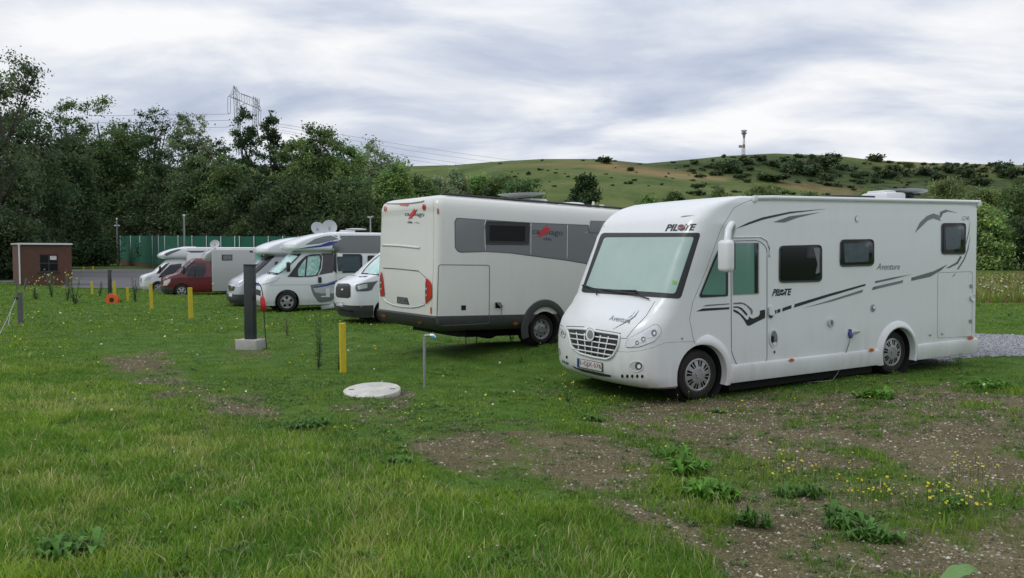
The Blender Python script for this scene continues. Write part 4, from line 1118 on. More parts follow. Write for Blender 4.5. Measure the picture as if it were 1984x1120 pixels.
tv += .3 * ((y_ > 30) & (x_ / np.maximum(y_, .1) > .45) & (y_ < 75))
for nm, arr in (('dirt', dv), ('tan', tv), ('scrub', gv)):
    a_ = me.attributes.new(nm, 'FLOAT', 'POINT'); a_.data.foreach_set('value', arr.astype(np.float32))
def ground_mat():
    m = bpy.data.materials.new('ground'); m.use_nodes = True; nt = m.node_tree; b = nt.nodes['Principled BSDF']
    b.inputs['Roughness'].default_value = .95; b.inputs['Specular IOR Level'].default_value = .1
    N = nt.nodes.new; L = nt.links.new
    geo = N('ShaderNodeNewGeometry')
    def noise(sc, det=5, rough=.6):
        n = N('ShaderNodeTexNoise'); n.inputs['Scale'].default_value = sc; n.inputs['Detail'].default_value = det; n.inputs['Roughness'].default_value = rough
        L(geo.outputs['Position'], n.inputs['Vector']); return n.outputs['Fac']
    def ramp(src, stops):
        r = N('ShaderNodeValToRGB'); e = r.color_ramp.elements
        e[0].position, e[0].color = stops[0][0], (*stops[0][1], 1); e[1].position, e[1].color = stops[-1][0], (*stops[-1][1], 1)
        for p, c in stops[1:-1]: k = e.new(p); k.color = (*c, 1)
        L(src, r.inputs['Fac']); return r.outputs['Color']
    def mix(f, a, c, bt='MIX'):
        x = N('ShaderNodeMix'); x.data_type = 'RGBA'; x.blend_type = bt
        L(f, x.inputs['Factor']) if not isinstance(f, (int, float)) else setattr(x.inputs['Factor'], 'default_value', f)
        for s, q in (('A', a), ('B', c)):
            if isinstance(q, tuple): x.inputs[s].default_value = (*q, 1)
            else: L(q, x.inputs[s])
        return x.outputs['Result']
    def attr(n):
        a = N('ShaderNodeAttribute'); a.attribute_name = n; return a.outputs['Fac']
    g_near = ramp(noise(2.2, 8), [(.3, (.040, .085, .014)), (.5, (.062, .125, .020)), (.7, (.10, .155, .032))])
    g_far = ramp(noise(.045, 12, .78), [(.36, (.046, .078, .024)), (.46, (.080, .114, .032)), (.56, (.112, .138, .042)), (.67, (.15, .150, .058))])
    sx = N('ShaderNodeSeparateXYZ'); L(geo.outputs['Position'], sx.inputs[0])
    mr = N('ShaderNodeMapRange'); mr.inputs['From Min'].default_value = 60; mr.inputs['From Max'].default_value = 130; L(sx.outputs['Y'], mr.inputs['Value'])
    g = mix(mr.outputs['Result'], g_near, g_far)
    g = mix(attr('tan'), g, ramp(noise(.08, 7), [(.3, (.17, .12, .055)), (.7, (.26, .20, .09))]))
    scr = ramp(noise(.16, 6, .7), [(.42, (.018, .032, .012)), (.58, (.060, .080, .025))])
    thr = N('ShaderNodeMath'); thr.operation = 'MULTIPLY'; L(attr('scrub'), thr.inputs[0]); L(noise(.09, 6), thr.inputs[1])
    t2 = N('ShaderNodeMath'); t2.operation = 'MULTIPLY'; t2.inputs[1].default_value = 2.3; t2.use_clamp = True; L(thr.outputs[0], t2.inputs[0])
    g = mix(t2.outputs[0], g, scr)
    soil = ramp(noise(1.8, 12, .8), [(.30, (.048, .041, .020)), (.5, (.104, .088, .043)), (.68, (.172, .150, .082))])
    vo = N('ShaderNodeTexVoronoi'); vo.inputs['Scale'].default_value = 85; L(geo.outputs['Position'], vo.inputs['Vector'])
    sep = N('ShaderNodeSeparateColor'); L(vo.outputs['Color'], sep.inputs[0])
    gt = N('ShaderNodeMath'); gt.operation = 'GREATER_THAN'; gt.inputs[1].default_value = .80; L(sep.outputs[0], gt.inputs[0])
    ed = N('ShaderNodeMath'); ed.operation = 'LESS_THAN'; ed.inputs[1].default_value = .42; L(vo.outputs['Distance'], ed.inputs[0])
    mm = N('ShaderNodeMath'); mm.operation = 'MULTIPLY'; L(gt.outputs[0], mm.inputs[0]); L(ed.outputs[0], mm.inputs[1])
    soil = mix(mm.outputs[0], soil, ramp(sep.outputs[1], [(0, (.13, .10, .07)), (1, (.30, .26, .20))]))
    col = mix(attr('dirt'), g, soil)
    L(col, b.inputs['Base Color'])
    bp = N('ShaderNodeBump'); bp.inputs['Strength'].default_value = .6; bp.inputs['Distance'].default_value = .03
    L(noise(18, 6), bp.inputs['Height']); L(bp.outputs['Normal'], b.inputs['Normal'])
    return m
me.materials.append(ground_mat())
o = bpy.data.objects.new('ground', me); COL.objects.link(o); tag(o, kind='structure')

def sheet(name, poly_px, m, dz=.012, res=.35, world=None):
    """sheet following the terrain, its outline given by places measured in the photograph"""
    P = [ground_px(*p) for p in poly_px] if world is None else [Vector((x, y, 0)) for x, y in world]
    bm = bmesh.new(); bm.faces.new([bm.verts.new((p.x, p.y, 0)) for p in P]); bm.normal_update()
    bmesh.ops.triangulate(bm, faces=bm.faces[:])
    xs = [v_.co.x for v_ in bm.verts]; ys = [v_.co.y for v_ in bm.verts]
    for lo, hi, ax in ((min(xs), max(xs), 0), (min(ys), max(ys), 1)):
        k = int((hi - lo) / res)
        for i in range(1, k + 1):
            q = lo + (hi - lo) * i / (k + 1); co = (q, 0, 0) if ax == 0 else (0, q, 0)
            bmesh.ops.bisect_plane(bm, geom=bm.verts[:] + bm.edges[:] + bm.faces[:], plane_co=co, plane_no=(1, 0, 0) if ax == 0 else (0, 1, 0), dist=1e-5)
    for v_ in bm.verts: v_.co.z = H(v_.co.x, v_.co.y) + dz
    bm.normal_update()
    for f_ in bm.faces:
        if f_.normal.z < 0: f_.normal_flip()
    o = bmobj(name, bm, m); tag(o, kind='structure'); return o
gravel = mat('grey_gravel', (.27, .27, .275), .95, noise=(14, 1, (.13, .13, .135)), bump=(30, 1))
asph = mat('worn_asphalt', (.105, .105, .108), .9, noise=(2.5, .6, (.075, .073, .07)), bump=(60, .4))
sheet('gravel_road', [(1690, 722), (1780, 668), (1880, 648), (1984, 652), (2300, 668), (2400, 712), (1984, 689), (1880, 690), (1780, 706)], gravel, .014, .3)
sheet('asphalt_yard', [(120, 558), (250, 559), (330, 566), (430, 566), (470, 545), (420, 528), (330, 524), (240, 521), (140, 523)], asph, .03, 1.2)
sheet('asphalt_path', [(-60, 546), (60, 549), (60, 537), (20, 531), (-60, 529)], asph, .03, 1.2)
# ------------------------------------------------------------------ small things on the grass
def grounded(name, px, py, label, cat, group=None, Y=None):
    g = ground_px(px, py) if Y is None else None
    if Y is not None:
        p = at(px, py, Y); g = Vector((p.x, p.y, H(p.x, p.y)))
    o = empty(name, g); tag(o, label, cat, group); return o, g

YG = 'yellow marker posts along the pitches'
for (bx, by, tx, ty, wpx, lab) in [
    (665, 722, 664, 625, 11.5, 'tallest yellow marker post, standing nearest, behind the round concrete cover'),
    (370, 617, 369, 557, 8, 'yellow marker post in front of the dark red cab'),
    (294, 598, 292.5, 549, 6, 'yellow marker post below the nose of the farthest white camper'),
    (222, 574, 221.5, 545, 5, 'yellow marker post standing behind the orange cable reel'),
    (248, 583, 247, 557, 4.2, 'thin weathered yellow marker post, between the orange reel and the campers'),
    (179, 571, 178, 545, 4, 'short yellow marker post in the weeds at the near edge of the asphalt yard'),
    (162, 526, 162, 517, 3, 'tiny yellow bollard at the back of the asphalt yard, nearer the brick shed'),
    (180.5, 526, 180.5, 516, 3, 'tiny yellow bollard at the back of the asphalt yard, further from the brick shed')]:
    g = ground_px(bx, by); hh = (by - ty) * g.y / F; w_ = max(wpx * g.y / F, .05)
    bm = bmesh.new(); box(bm, (0, 0, hh / 2 - .1), (w_, w_ * .8, hh + .2), Matrix.Rotation(R(28), 3, 'Z'), bev=.006, seg=1)
    bm.transform(Matrix.Rotation(-(tx - bx) / (by - ty) * -1, 4, 'Y'))
    o = bmobj('marker_post', bm, M['yellow'], None, 30); o.location = g; tag(o, lab, 'post', YG)
# service bollards
def bollard(px, py, hpx, wpx, label, foot=True, cab=True):
    o, g = grounded('service_post', px, py, label, 'service post', 'dark electric service posts')
    s = g.y / F; h_ = hpx * s; w_ = wpx * s; z0 = .16 if foot else 0
    rz = Matrix.Rotation(R(-16), 3, 'Z')
    bm = bmesh.new(); box(bm, (0, 0, z0 + h_ / 2), (w_, w_ * .55, h_), rz, bev=.012, seg=2)
    box(bm, (w_ * .22, -.02, z0 + h_ * .5), (w_ * .05, w_ * .5, h_ * .98), rz)
    bmobj('post_body', bm, M['post'], o, 30)
    bm = bmesh.new(); box(bm, (.02, 0, z0 + h_ + .012), (w_ * 1.12, w_ * .7, .03), rz, bev=.006, seg=1); bmobj('post_cap', bm, M['post'], o, 30)
    bm = bmesh.new(); box(bm, (w_ * .42, -w_ * .2, z0 + h_ * .62), (.05, .09, .22), rz, bev=.01); bmobj('socket_box', bm, M['black'], o, 30)
    if foot:
        bm = bmesh.new(); box(bm, (.0, 0, .06), (w_ * 2.25, w_ * 1.6, .28), rz, bev=.02, seg=2); bmobj('concrete_foot', bm, M['concrete'], o, 30)
    return o, g, s
o, g, s = bollard(486, 676, 147, 21, 'tall dark grey service post set in a concrete block, nearest of its kind')
bollard(213, 571, 47, 6.5, 'small distant dark service post beside the orange cable reel', foot=False)
bm = bmesh.new()
def pts3(lst, Y): return [at(x, y, Y) for x, y in lst]
Yp = g.y
pts = pts3([(493, 549), (501, 549), (506, 556), (509, 570), (509, 580)], Yp)
q = ground_px(517, 676); pts += pts3([(511, 600), (513, 630), (515, 660)], q.y) + [q]
tube(bm, pts, .010, 6)
ob = bmobj('hookup_cable', bm, M['kcable']); tag(ob, 'black hook-up cable with red connector hanging beside the near dark service post', 'cable')
bm = bmesh.new(); a_ = at(508, 574, Yp); b_ = at(511, 602, Yp); tube(bm, [a_, a_.lerp(b_, .15), a_.lerp(b_, .5), b_], [.028, .045, .052, .058], 12); c_ = bmobj('connector', bm, M['plug'], ob)
# orange cable reel
o, g = grounded('cable_reel', 218, 587, 'orange cable reel standing in the grass below a yellow post', 'cable reel')
bm = bmesh.new(); lathe(bm, [(.10, -.07), (.25, -.07), (.26, -.05), (.25, -.045), (.14, -.03), (.14, .03), (.25, .045), (.26, .05), (.25, .07), (.10, .07), (.10, -.07)], 'y', 28, (0, 0, .12)); bmobj('reel', bm, M['orange'], o, 40)
bm = bmesh.new(); lathe(bm, [(.001, -.05), (.10, -.05), (.10, .05), (.001, .05)], 'y', 20, (0, 0, .12)); bmobj('reel_hub', bm, M['black'], o, 40)
bm = bmesh.new(); tube(bm, [(-.15, .1, .02), (-.1, .08, .25), (0, .08, .42), (.1, .08, .25), (.15, .1, .02)], .012, 6); bmobj('reel_stand', bm, M['black'], o)
# water tap
o, g = grounded('water_tap', 822.5, 753, 'galvanised standpipe with blue tap handle standing in the lawn', 'water tap')
s = g.y / F; h_ = 104 * s
bm = bmesh.new(); tube(bm, [(0, 0, -.1), (0, 0, h_ - .03), (.01, 0, h_ - .006), (.035, 0, h_), (.10, 0, h_)], .021, 10); bmobj('pipe', bm, M['galv'], o, 50)
bm = bmesh.new(); tube(bm, [(.08, 0, h_), (.14, 0, h_ - .002)], .026, 10); tube(bm, [(.12, 0, h_), (.12, 0, h_ + .045)], .012, 8); tube(bm, [(.14, 0, h_), (.155, 0, h_ - .02), (.155, 0, h_ - .05)], .014, 8); bmobj('tap', bm, M['chrome'], o, 50)
bm = bmesh.new(); box(bm, (.135, -.02, h_ - .028), (.075, .025, .030), Matrix.Rotation(R(18), 3, 'Y'), bev=.008); bmobj('tap_handle', bm, M['tapblue'], o, 40)
# round concrete cover
o, g = grounded('manhole_cover', 721, 764, 'round pale concrete manhole cover lying on bare gravelly ground', 'manhole cover')
r_ = 55.5 * g.y / F
bm = bmesh.new(); lathe(bm, [(r_ * .97, -.13), (r_ * .99, -.01), (r_, .0), (r_, .035), (r_ * .985, .048), (r_ * .5, .050), (.001, .051)], 'z', 64)
for k in (0, 1): box(bm, (r_ * .72 * (1 - 2 * k), 0, .046), (.07, .028, .014), mi=1)
bm.transform(Matrix.Translation((0, 0, .02)) @ Matrix.Rotation(R(5.5), 4, 'X') @ Matrix.Rotation(R(-1.0), 4, 'Y'))
bmobj('cover_slab', bm, [M['cover'], M['trim']], o, 35)
# wooden posts and stay wire at the left
bm = bmesh.new(); g = ground_px(40, 629); s = g.y / F; h_ = 64 * s
box(bm, (0, 0, h_ / 2 - .1), (.125, .11, h_ + .2), Matrix.Rotation(R(20), 3, 'Z'), bev=.012, seg=1); o = bmobj('fence_post', bm, M['wood'], None, 30); o.location = g; tag(o, 'weathered grey wooden fence post at the left edge of the field', 'post')
bm = bmesh.new(); a_ = at(31, 577, 19.5); b_ = at(-14, 672, 14.5)
tube(bm, [a_ + (b_ - a_) * i / 10 + Vector((0, 0, -.05 * math.sin(math.pi * i / 10))) for i in range(11)], .008, 5)
for k in range(1, 9):
    p = a_ + (b_ - a_) * k / 9; tube(bm, [p + Vector((-.03, 0, -.04)), p + Vector((.03, .0, .0))], .005, 4)
a2 = at(16, 628, 17.5); tube(bm, [at(22, 598, 18.5), a2, at(24, 640, 17.5)], .006, 4)
o = bmobj('barbed_wire', bm, M['galv']); tag(o, 'slack strand of barbed wire sloping down at the left edge', 'wire')
bm = bmesh.new(); tube(bm, [at(31.5, 574, 19.5), at(31, 580, 19.5)], .05, 8); o2 = bmobj('insulator', bm, M['black'], None); o2.parent = o
for px, py, hp, wp_, tilt, lab in ((130, 557, 26, 3.5, -.04, 'dark wooden stake at the right corner of the brick shed'), (47, 560, 20, 4.5, .25, 'leaning pale wooden stake before the left corner of the brick shed'), (34, 561, 21, 3.5, -.2, 'thin leaning stake beside the downpipe of the brick shed')):
    g = ground_px(px, py); s = g.y / F
    bm = bmesh.new(); tube(bm, [(0, 0, -.1), (tilt * hp * s, 0, hp * s)], wp_ * s / 2, 7); o = bmobj('wooden_stake', bm, M['wood'], None, 40); o.location = g; tag(o, lab, 'stake')
# brick shed
brick = bpy.data.materials.new('brick'); brick.use_nodes = True; nt = brick.node_tree; b = nt.nodes['Principled BSDF']
tc = nt.nodes.new('ShaderNodeTexCoord'); sx = nt.nodes.new('ShaderNodeSeparateXYZ'); nt.links.new(tc.outputs['Object'], sx.inputs[0])
ad = nt.nodes.new('ShaderNodeMath'); nt.links.new(sx.outputs['X'], ad.inputs[0]); nt.links.new(sx.outputs['Y'], ad.inputs[1])
cb = nt.nodes.new('ShaderNodeCombineXYZ'); nt.links.new(ad.outputs[0], cb.inputs['X']); nt.links.new(sx.outputs['Z'], cb.inputs['Y'])
bk = nt.nodes.new('ShaderNodeTexBrick'); bk.inputs['Scale'].default_value = 1; bk.inputs['Brick Width'].default_value = .25; bk.inputs['Row Height'].default_value = .08; bk.inputs['Mortar Size'].default_value = .010
bk.inputs['Color1'].default_value = (.135, .058, .040, 1); bk.inputs['Color2'].default_value = (.10, .042, .030, 1); bk.inputs['Mortar'].default_value = (.09, .06, .045, 1)
nt.links.new(cb.outputs[0], bk.inputs['Vector']); nt.links.new(bk.outputs['Color'], b.inputs['Base Color']); b.inputs['Roughness'].default_value = .9
P = at(91, 549, 52.5); g = Vector((P.x, P.y, 0))
sh = empty('brick_shed', g); sh.rotation_euler = (0, 0, R(40)); sh.scale = (.9, .9, .95); tag(sh, 'small brown brick shed with flat roof and dark window opening', 'shed')
WS, DS, HS = 3.3, 3.2, 2.66
def shell_wall():
    bm = bmesh.new()
    wx0, wx1, wz0, wz1 = -.42, .76, .80, 1.98
    # front wall with an opening
    for (x0, x1, z0, z1) in ((-WS / 2, wx0, -.2, HS), (wx1, WS / 2, -.2, HS), (wx0, wx1, -.2, wz0), (wx0, wx1, wz1, HS)):
        box(bm, ((x0 + x1) / 2, .12, (z0 + z1) / 2), (x1 - x0, .24, z1 - z0))
    box(bm, (-WS / 2 + .12, DS / 2 + .12, HS / 2 - .1), (.24, DS - .24, HS + .2)); box(bm, (WS / 2 - .12, DS / 2 + .12, HS / 2 - .1), (.24, DS - .24, HS + .2))
    box(bm, (0, DS - .02, HS / 2 - .1), (WS - .49, .22, HS + .2)); return bm
bmobj('wall', shell_wall(), brick, sh)
bm = bmesh.new(); box(bm, (-.03, DS / 2, HS + .06), (WS + .12, DS + .3, .12), bev=.02, seg=1); bmobj('roof', bm, M['concrete'], sh, 30)
bm = bmesh.new(); box(bm, (-.05, -.165, HS + .055), (WS + .2, .02, .09)); bmobj('roof_edge', bm, M['roofplastic'], sh)
bm = bmesh.new(); box(bm, (.17, .16, 1.39), (1.16, .03, 1.16)); wd = bmobj('window', bm, M['acryl'], sh)
bm = bmesh.new()
for x in (-.40, .17, .74): box(bm, (x, .13, 1.39), (.05, .05, 1.16))
for z in (.84, 1.39, 1.94): box(bm, (.17, .131, z), (1.16, .045, .05))
bmobj('window_frame', bm, M['trim'], wd)
bm = bmesh.new(); box(bm, (.17, -.04, .77), (1.4, .16, .06)); bmobj('sill', bm, M['trim'], wd)
bm = bmesh.new(); box(bm, (.46, .095, 1.76), (.42, .006, .28)); bmobj('paper_notice', bm, M['plate'], wd)
bm = bmesh.new(); tube(bm, [(-WS / 2 - .05, -.06, 2.62), (-WS / 2 - .05, -.06, .0)], .05, 8); tube(bm, [(-WS / 2 - .05, -.06, 2.72), (-WS / 2 - .05, -.06, 2.6)], .09, 8); bmobj('downpipe', bm, M['roofplastic'], sh, 40)
# ------------------------------------------------------------------ sports court fence
net = mat('green_windbreak', (.006, .125, .072), .75, noise=(.6, .7, (.004, .08, .048)))
FP = [(232, 118, 457, 503, 508), (262, 108, 457, 507, 521), (300, 98, 457, 513, 533), (345, 90, 457, 519, 541), (430, 84, 458, 522, 548), (560, 80, 458, 522, 548), (700, 78, 458, 522, 548)]
def fence_pt(px):
    xs = [f_[0] for f_ in FP]; return [float(np.interp(px, xs, [f_[k] for f_ in FP])) for k in range(5)]
fe = empty('court_fence', at(300, 530, 98)); inv = fe.location.copy(); tag(fe, 'high green windbreak netting on steel posts round the sports court', 'fence')
bm = bmesh.new(); prev = None; bb = bmesh.new(); pv2 = None
for px in range(232, 701, 6):
    _, Y, yt, yb, yw = fence_pt(px)
    T, B_, W_ = at(px, yt, Y) - inv, at(px, yb, Y) - inv, at(px, yw, Y) - inv
    zz_ = .01 * math.sin(px * .9)
    ring = [bm.verts.new(T + Vector((0, zz_, 0))), bm.verts.new(T.lerp(B_, .5) + Vector((0, -zz_ * 2, 0))), bm.verts.new(B_ + Vector((0, zz_, .04 * math.sin(px)))), bm.verts.new(B_ + Vector((0, .02 + zz_, .03))), bm.verts.new(T + Vector((0, .02 + zz_, 0)))]
    if prev:
        for k in range(5): bm.faces.new((prev[k], prev[(k + 1) % 5], ring[(k + 1) % 5], ring[k]))
    prev = ring
    top = B_ + Vector((0, 0, -.05)); r2 = [bb.verts.new(top), bb.verts.new(Vector((top.x, top.y, W_.z - .3))), bb.verts.new(Vector((top.x, top.y + .3, W_.z - .3))), bb.verts.new(top + Vector((0, .3, 0)))]
    if pv2:
        for k in range(4): bb.faces.new((pv2[k], pv2[(k + 1) % 4], r2[(k + 1) % 4], r2[k]))
    pv2 = r2
bmobj('netting', bm, net, fe)
for px in (233, 253, 271, 295, 307, 319, 345, 372, 400, 428, 455, 464, 492, 520, 548, 578, 610):
    _, Y, yt, yb, yw = fence_pt(px)
    T, W_ = at(px, yt - .8, Y - .12) - inv, at(px, yw, Y - .12) - inv
    bm = bmesh.new(); tube(bm, [T, Vector((T.x, T.y, W_.z - .3))], .055, 6); bmobj('fence_rail' if 0 else 'post', bm, M['galv'], fe)
bw = bmobj('brick_wall', bb, brick); bw.location = inv; tag(bw, 'low red brick wall under the green court fence', 'wall')
# lamp posts and basketball board
def lamp_post(px, yt, yb, Y, label, head):
    T, B_ = at(px, yt, Y), at(px, yb, Y); o = empty('lamp_post', B_); tag(o, label, 'lamp post', 'pale lamp posts round the court'); h_ = T.z - B_.z
    bm = bmesh.new(); tube(bm, [(0, 0, -.3), (0, 0, h_ * .5), (0, 0, h_)], [.15, .12, .085], 10); bmobj('pole', bm, M['galv'], o, 40)
    bm = bmesh.new()
    if head == 'cross':
        tube(bm, [(-.32, 0, h_ * .86), (.32, 0, h_ * .86)], .05, 8)
        for sx in (-1, 1): box(bm, (sx * .28, 0, h_ * .85), (.22, .3, .14), bev=.04)
        lathe(bm, [(.12, h_ - .1), (.14, h_), (.001, h_ + .15)], 'z', 10)
    else:
        lathe(bm, [(.11, h_ - .05), (.16, h_ + .05), (.13, h_ + .18), (.001, h_ + .22)], 'z', 10)
    bmobj('lamp_head', bm, M['roofplastic'], o, 40)
lamp_post(228.5, 424, 514, 112, 'leftmost pale lamp post with two small heads, at the corner of the green fence', 'cross')
lamp_post(358.5, 419, 520, 88, 'pale lamp post rising behind the farthest white camper', 'ball')
lamp_post(521, 431, 520, 92, 'short pale lamp post rising behind the silver-nosed camper', 'ball')
o = empty('basketball_hoop', at(388, 530, 100)); tag(o, 'white basketball backboard rising above the farthest camper', 'basketball hoop')
hb = at(388, 467, 100).z - o.location.z
bm = bmesh.new(); s = 100 / F
pg = rp([(-11.5, -8), (11.5, -8), (11.5, 1), (5, 8), (-5, 8), (-11.5, 1)], 3)
f1 = [bm.verts.new((x * s, -.3, hb + y * s)) for x, y in pg]; f2 = [bm.verts.new((x * s, -.24, hb + y * s)) for x, y in pg]
bm.faces.new(f1[::-1]); bm.faces.new(f2)
for k in range(len(f1)): bm.faces.new((f1[k], f1[(k + 1) % len(f1)], f2[(k + 1) % len(f1)], f2[k]))
bk_ = bmobj('backboard', bm, M['dish'], o)
bm = bmesh.new()
for x0, x1, z0, z1 in ((-4, 4, 2.6, 3.4), (-4, 4, -3.4, -2.6), (-4, -3.2, -2.6, 2.6), (3.2, 4, -2.6, 2.6)): box(bm, ((x0 + x1) / 2 * s, -.31, hb + (z0 + z1) / 2 * s), ((x1 - x0) * s, .012, (z1 - z0) * s))
bmobj('backboard_square', bm, M['black'], bk_)
bm = bmesh.new(); tube(bm, [(0, -.1, -.3), (0, -.1, hb)], .09, 8); bmobj('pole', bm, M['galv'], o, 40)
bm = bmesh.new(); tube(bm, [(.23 * math.cos(t), -.55 + .23 * math.sin(t), hb - .38) for t in [i * math.pi / 8 for i in range(17)]], .012, 5); bmobj('ring', bm, M['orange'], o)
# folding step, canister
o, g = grounded('folding_step', 913, 667, 'small metal folding step standing under the off-white motorhome', 'step')
bm = bmesh.new(); h_ = .20
for x in (-.11, .11): tube(bm, [(x, -.08, 0), (x * .95, -.02, h_)], .010, 5); tube(bm, [(x, .10, 0), (x * .95, .02, h_)], .010, 5)
tube(bm, [(-.11, -.08, .01), (.11, -.08, .01)], .008, 5); tube(bm, [(-.105, -.02, h_), (.105, -.02, h_)], .010, 5); bmobj('step_frame', bm, M['galv'], o)
bm = bmesh.new(); box(bm, (0, 0, h_ + .008), (.24, .14, .014)); bmobj('step_tread', bm, M['black'], o)
o, g = grounded('water_canister', 636, 601, 'low white rounded canister lying on the lawn beside the white panel van', 'canister')
bm = bmesh.new(); box(bm, (0, 0, .15), (.52, .3, .24), Matrix.Rotation(R(-8), 3, 'Y'), bev=.09, seg=4); bmobj('canister_body', bm, M['white2'], o, 50)
bm = bmesh.new(); tube(bm, [(.12, 0, .25), (.12, 0, .31)], .05, 10); bmobj('canister_cap', bm, M['black'], o, 40)
# ------------------------------------------------------------------ pylon, power lines, mast on the hill
def bar(bm, a, b, r): tube(bm, [a, b], r * .62, 4, cap=False)
Y0, Y1 = 240.0, 268.0
py_ = empty('power_pylon', at(468, 500, 246)); tag(py_, 'steel lattice gantry pylon rising behind the treetops', 'pylon'); inv = py_.location.copy()
def PP(px, y, k): return at(px, y, Y0 + (Y1 - Y0) * k) - inv
bm = bmesh.new()
topc = [PP(453, 166, .1), PP(458, 176, .2), PP(466, 181, .3), PP(481, 186, .6), PP(496, 193, .9), PP(503, 213, 1)]
botc = [PP(443, 186, .0), PP(452, 190, .1), PP(463, 194, .3), PP(478, 201, .6), PP(490, 206, .85), PP(503, 213, 1)]
for ch in (topc, botc):
    for a_, b_ in zip(ch, ch[1:]): bar(bm, a_, b_, .14); bar(bm, a_ + Vector((0, 2, 0)), b_ + Vector((0, 2, 0)), .11)
def lerpc(ch, t):
    k = min(int(t * (len(ch) - 1)), len(ch) - 2); return ch[k].lerp(ch[k + 1], t * (len(ch) - 1) - k)
for i in range(14):
    a_, b_ = lerpc(topc, i / 14), lerpc(botc, (i + .5) / 14); bar(bm, a_, b_, .08); bar(bm, b_, lerpc(topc, (i + 1) / 14), .08); bar(bm, a_, a_ + Vector((0, 2, 0)), .07)
bar(bm, PP(443, 186, 0), PP(453, 182, .1), .1)
bmobj('crossarm', bm, M['steel'], py_)
for (x0, x1, xb, k) in ((452.5, 460, (458, 464), .1), (491, 499, (487, 493), .85)):
    bm = bmesh.new()
    a0, a1 = PP(x0, 186, k), PP(x1, 190, k); b0, b1 = PP(xb[0], 300, k), PP(xb[1], 300, k)
    if k < .5: bar(bm, PP(453, 166, .1), a0, .14); bar(bm, PP(453, 166, .1), a1, .12)
    for dy in (0, 2.0):
        bar(bm, a0 + Vector((0, dy, 0)), b0 + Vector((0, dy, 0)), .14); bar(bm, a1 + Vector((0, dy, 0)), b1 + Vector((0, dy, 0)), .14)
        n_ = 10
        for i in range(n_):
            p, q_ = a0.lerp(b0, i / n_), a1.lerp(b1, (i + 1) / n_); r0, r1 = a1.lerp(b1, i / n_), a0.lerp(b0, (i + 1) / n_)
            bar(bm, p + Vector((0, dy, 0)), q_ + Vector((0, dy, 0)), .07); bar(bm, r0 + Vector((0, dy, 0)), r1 + Vector((0, dy, 0)), .07)
    bmobj('lattice_leg', bm, M['steel'], py_)
for (x, y0_, y1_, w_, k) in ((443.8, 188, 221, 2.6, 0), (475, 202, 222, 2, .5), (503, 216, 245, 2.2, 1)):
    bm = bmesh.new(); L_ = [(x - w_, y0_), (x - w_, y1_ - 3), (x, y1_), (x + w_, y1_ - 3), (x + w_, y0_), (x, y0_ - 2), (x - w_, y0_)]
    for a_, b_ in zip(L_, L_[1:]): bar(bm, PP(*a_, k), PP(*b_, k), .12)
    bmobj('insulator_string', bm, M['steel'], py_)
def wire(pts, label):
    bm = bmesh.new(); tube(bm, [at(*p) for p in pts], .055, 4, cap=False); o = bmobj('power_line', bm, M['steel']); tag(o, label, 'power line', 'high voltage lines')
for y_a, y_b, nm in ((222.5, 221, 'top'), (236, 233, 'middle'), (249, 246, 'bottom')):
    wire([(-900, y_a - 40, 330), (-300, y_a + 2, 300), (100, y_a + 3, 270), (330, y_a, 255), (444, y_b, 240)], nm + ' of the three power lines running left from the pylon')
for dy, nm in ((0, 'uppermost'), (9, 'second'), (20, 'third'), (27, 'lowest')):
    wire([(503, 236 + dy * .5, 268), (560, 243 + dy * .6, 290), (680, 264 + dy * .8, 330), (790, 282 + dy, 370), (900, 298 + dy, 410), (1000, 312 + dy * .8, 450)], nm + ' power line sinking rightwards from the pylon to the hill crest')
ms = empty('radio_mast', at(1441, 301, 468)); tag(ms, 'red and white lattice mast with round platform on the hill crest', 'mast'); s = 468 / F
for k in range(6):
    z0, z1 = (k * 6.2 - 4) * s, ((k + 1) * 6.2 - 4) * s; w0 = (3.4 - .3 * k) * s
    bm = bmesh.new()
    for i in range(4):
        a_ = math.pi / 4 + i * math.pi / 2; b_ = a_ + math.pi / 2
        p0, p1 = Vector((w0 * math.cos(a_), w0 * math.sin(a_), z0)), Vector((w0 * .95 * math.cos(a_), w0 * .95 * math.sin(a_), z1))
        q0, q1 = Vector((w0 * math.cos(b_), w0 * math.sin(b_), z0)), Vector((w0 * .95 * math.cos(b_), w0 * .95 * math.sin(b_), z1))
        bar(bm, p0, p1, .20); bar(bm, p0, q1, .12); bar(bm, q0, p1, .12); bar(bm, p0, q0, .14)
    box(bm, (0, 0, (z0 + z1) / 2), (w0 * .7, w0 * .7, (z1 - z0) * .98))
    bmobj('mast_section', bm, M['mastred'] if k in (0, 3) else M['mastwhite'], ms)
bm = bmesh.new(); lathe(bm, [(1.6 * s, 32 * s), (2.4 * s, 36 * s), (3.6 * s, 41 * s), (.001, 41.2 * s)], 'z', 12); bmobj('platform_cone', bm, M['steel'], ms)
bm = bmesh.new()
for zz_ in (42, 47.5): lathe(bm, [(5.3 * s, (zz_ - .5) * s), (5.5 * s, zz_ * s), (5.3 * s, (zz_ + .5) * s)], 'z', 14)
for i in range(10): a_ = i * math.pi / 5; bar(bm, Vector((5.4 * s * math.cos(a_), 5.4 * s * math.sin(a_), 42 * s)), Vector((5.4 * s * math.cos(a_), 5.4 * s * math.sin(a_), 47.5 * s)), .15)
lathe(bm, [(5.2 * s, 41.6 * s), (.001, 41.7 * s)], 'z', 14); box(bm, (0, 0, 44.5 * s), (1.5, 1.5, 5 * s)); bmobj('platform', bm, M['steel'], ms)
bm = bmesh.new(); box(bm, (-6.5 * s, 0, 17 * s), (6 * s, 1.2, 4.5 * s)); bar(bm, Vector((-4 * s, 0, -4 * s)), Vector((-4 * s, 0, 17 * s)), .15); bmobj('antenna_box', bm, M['steel'], ms)
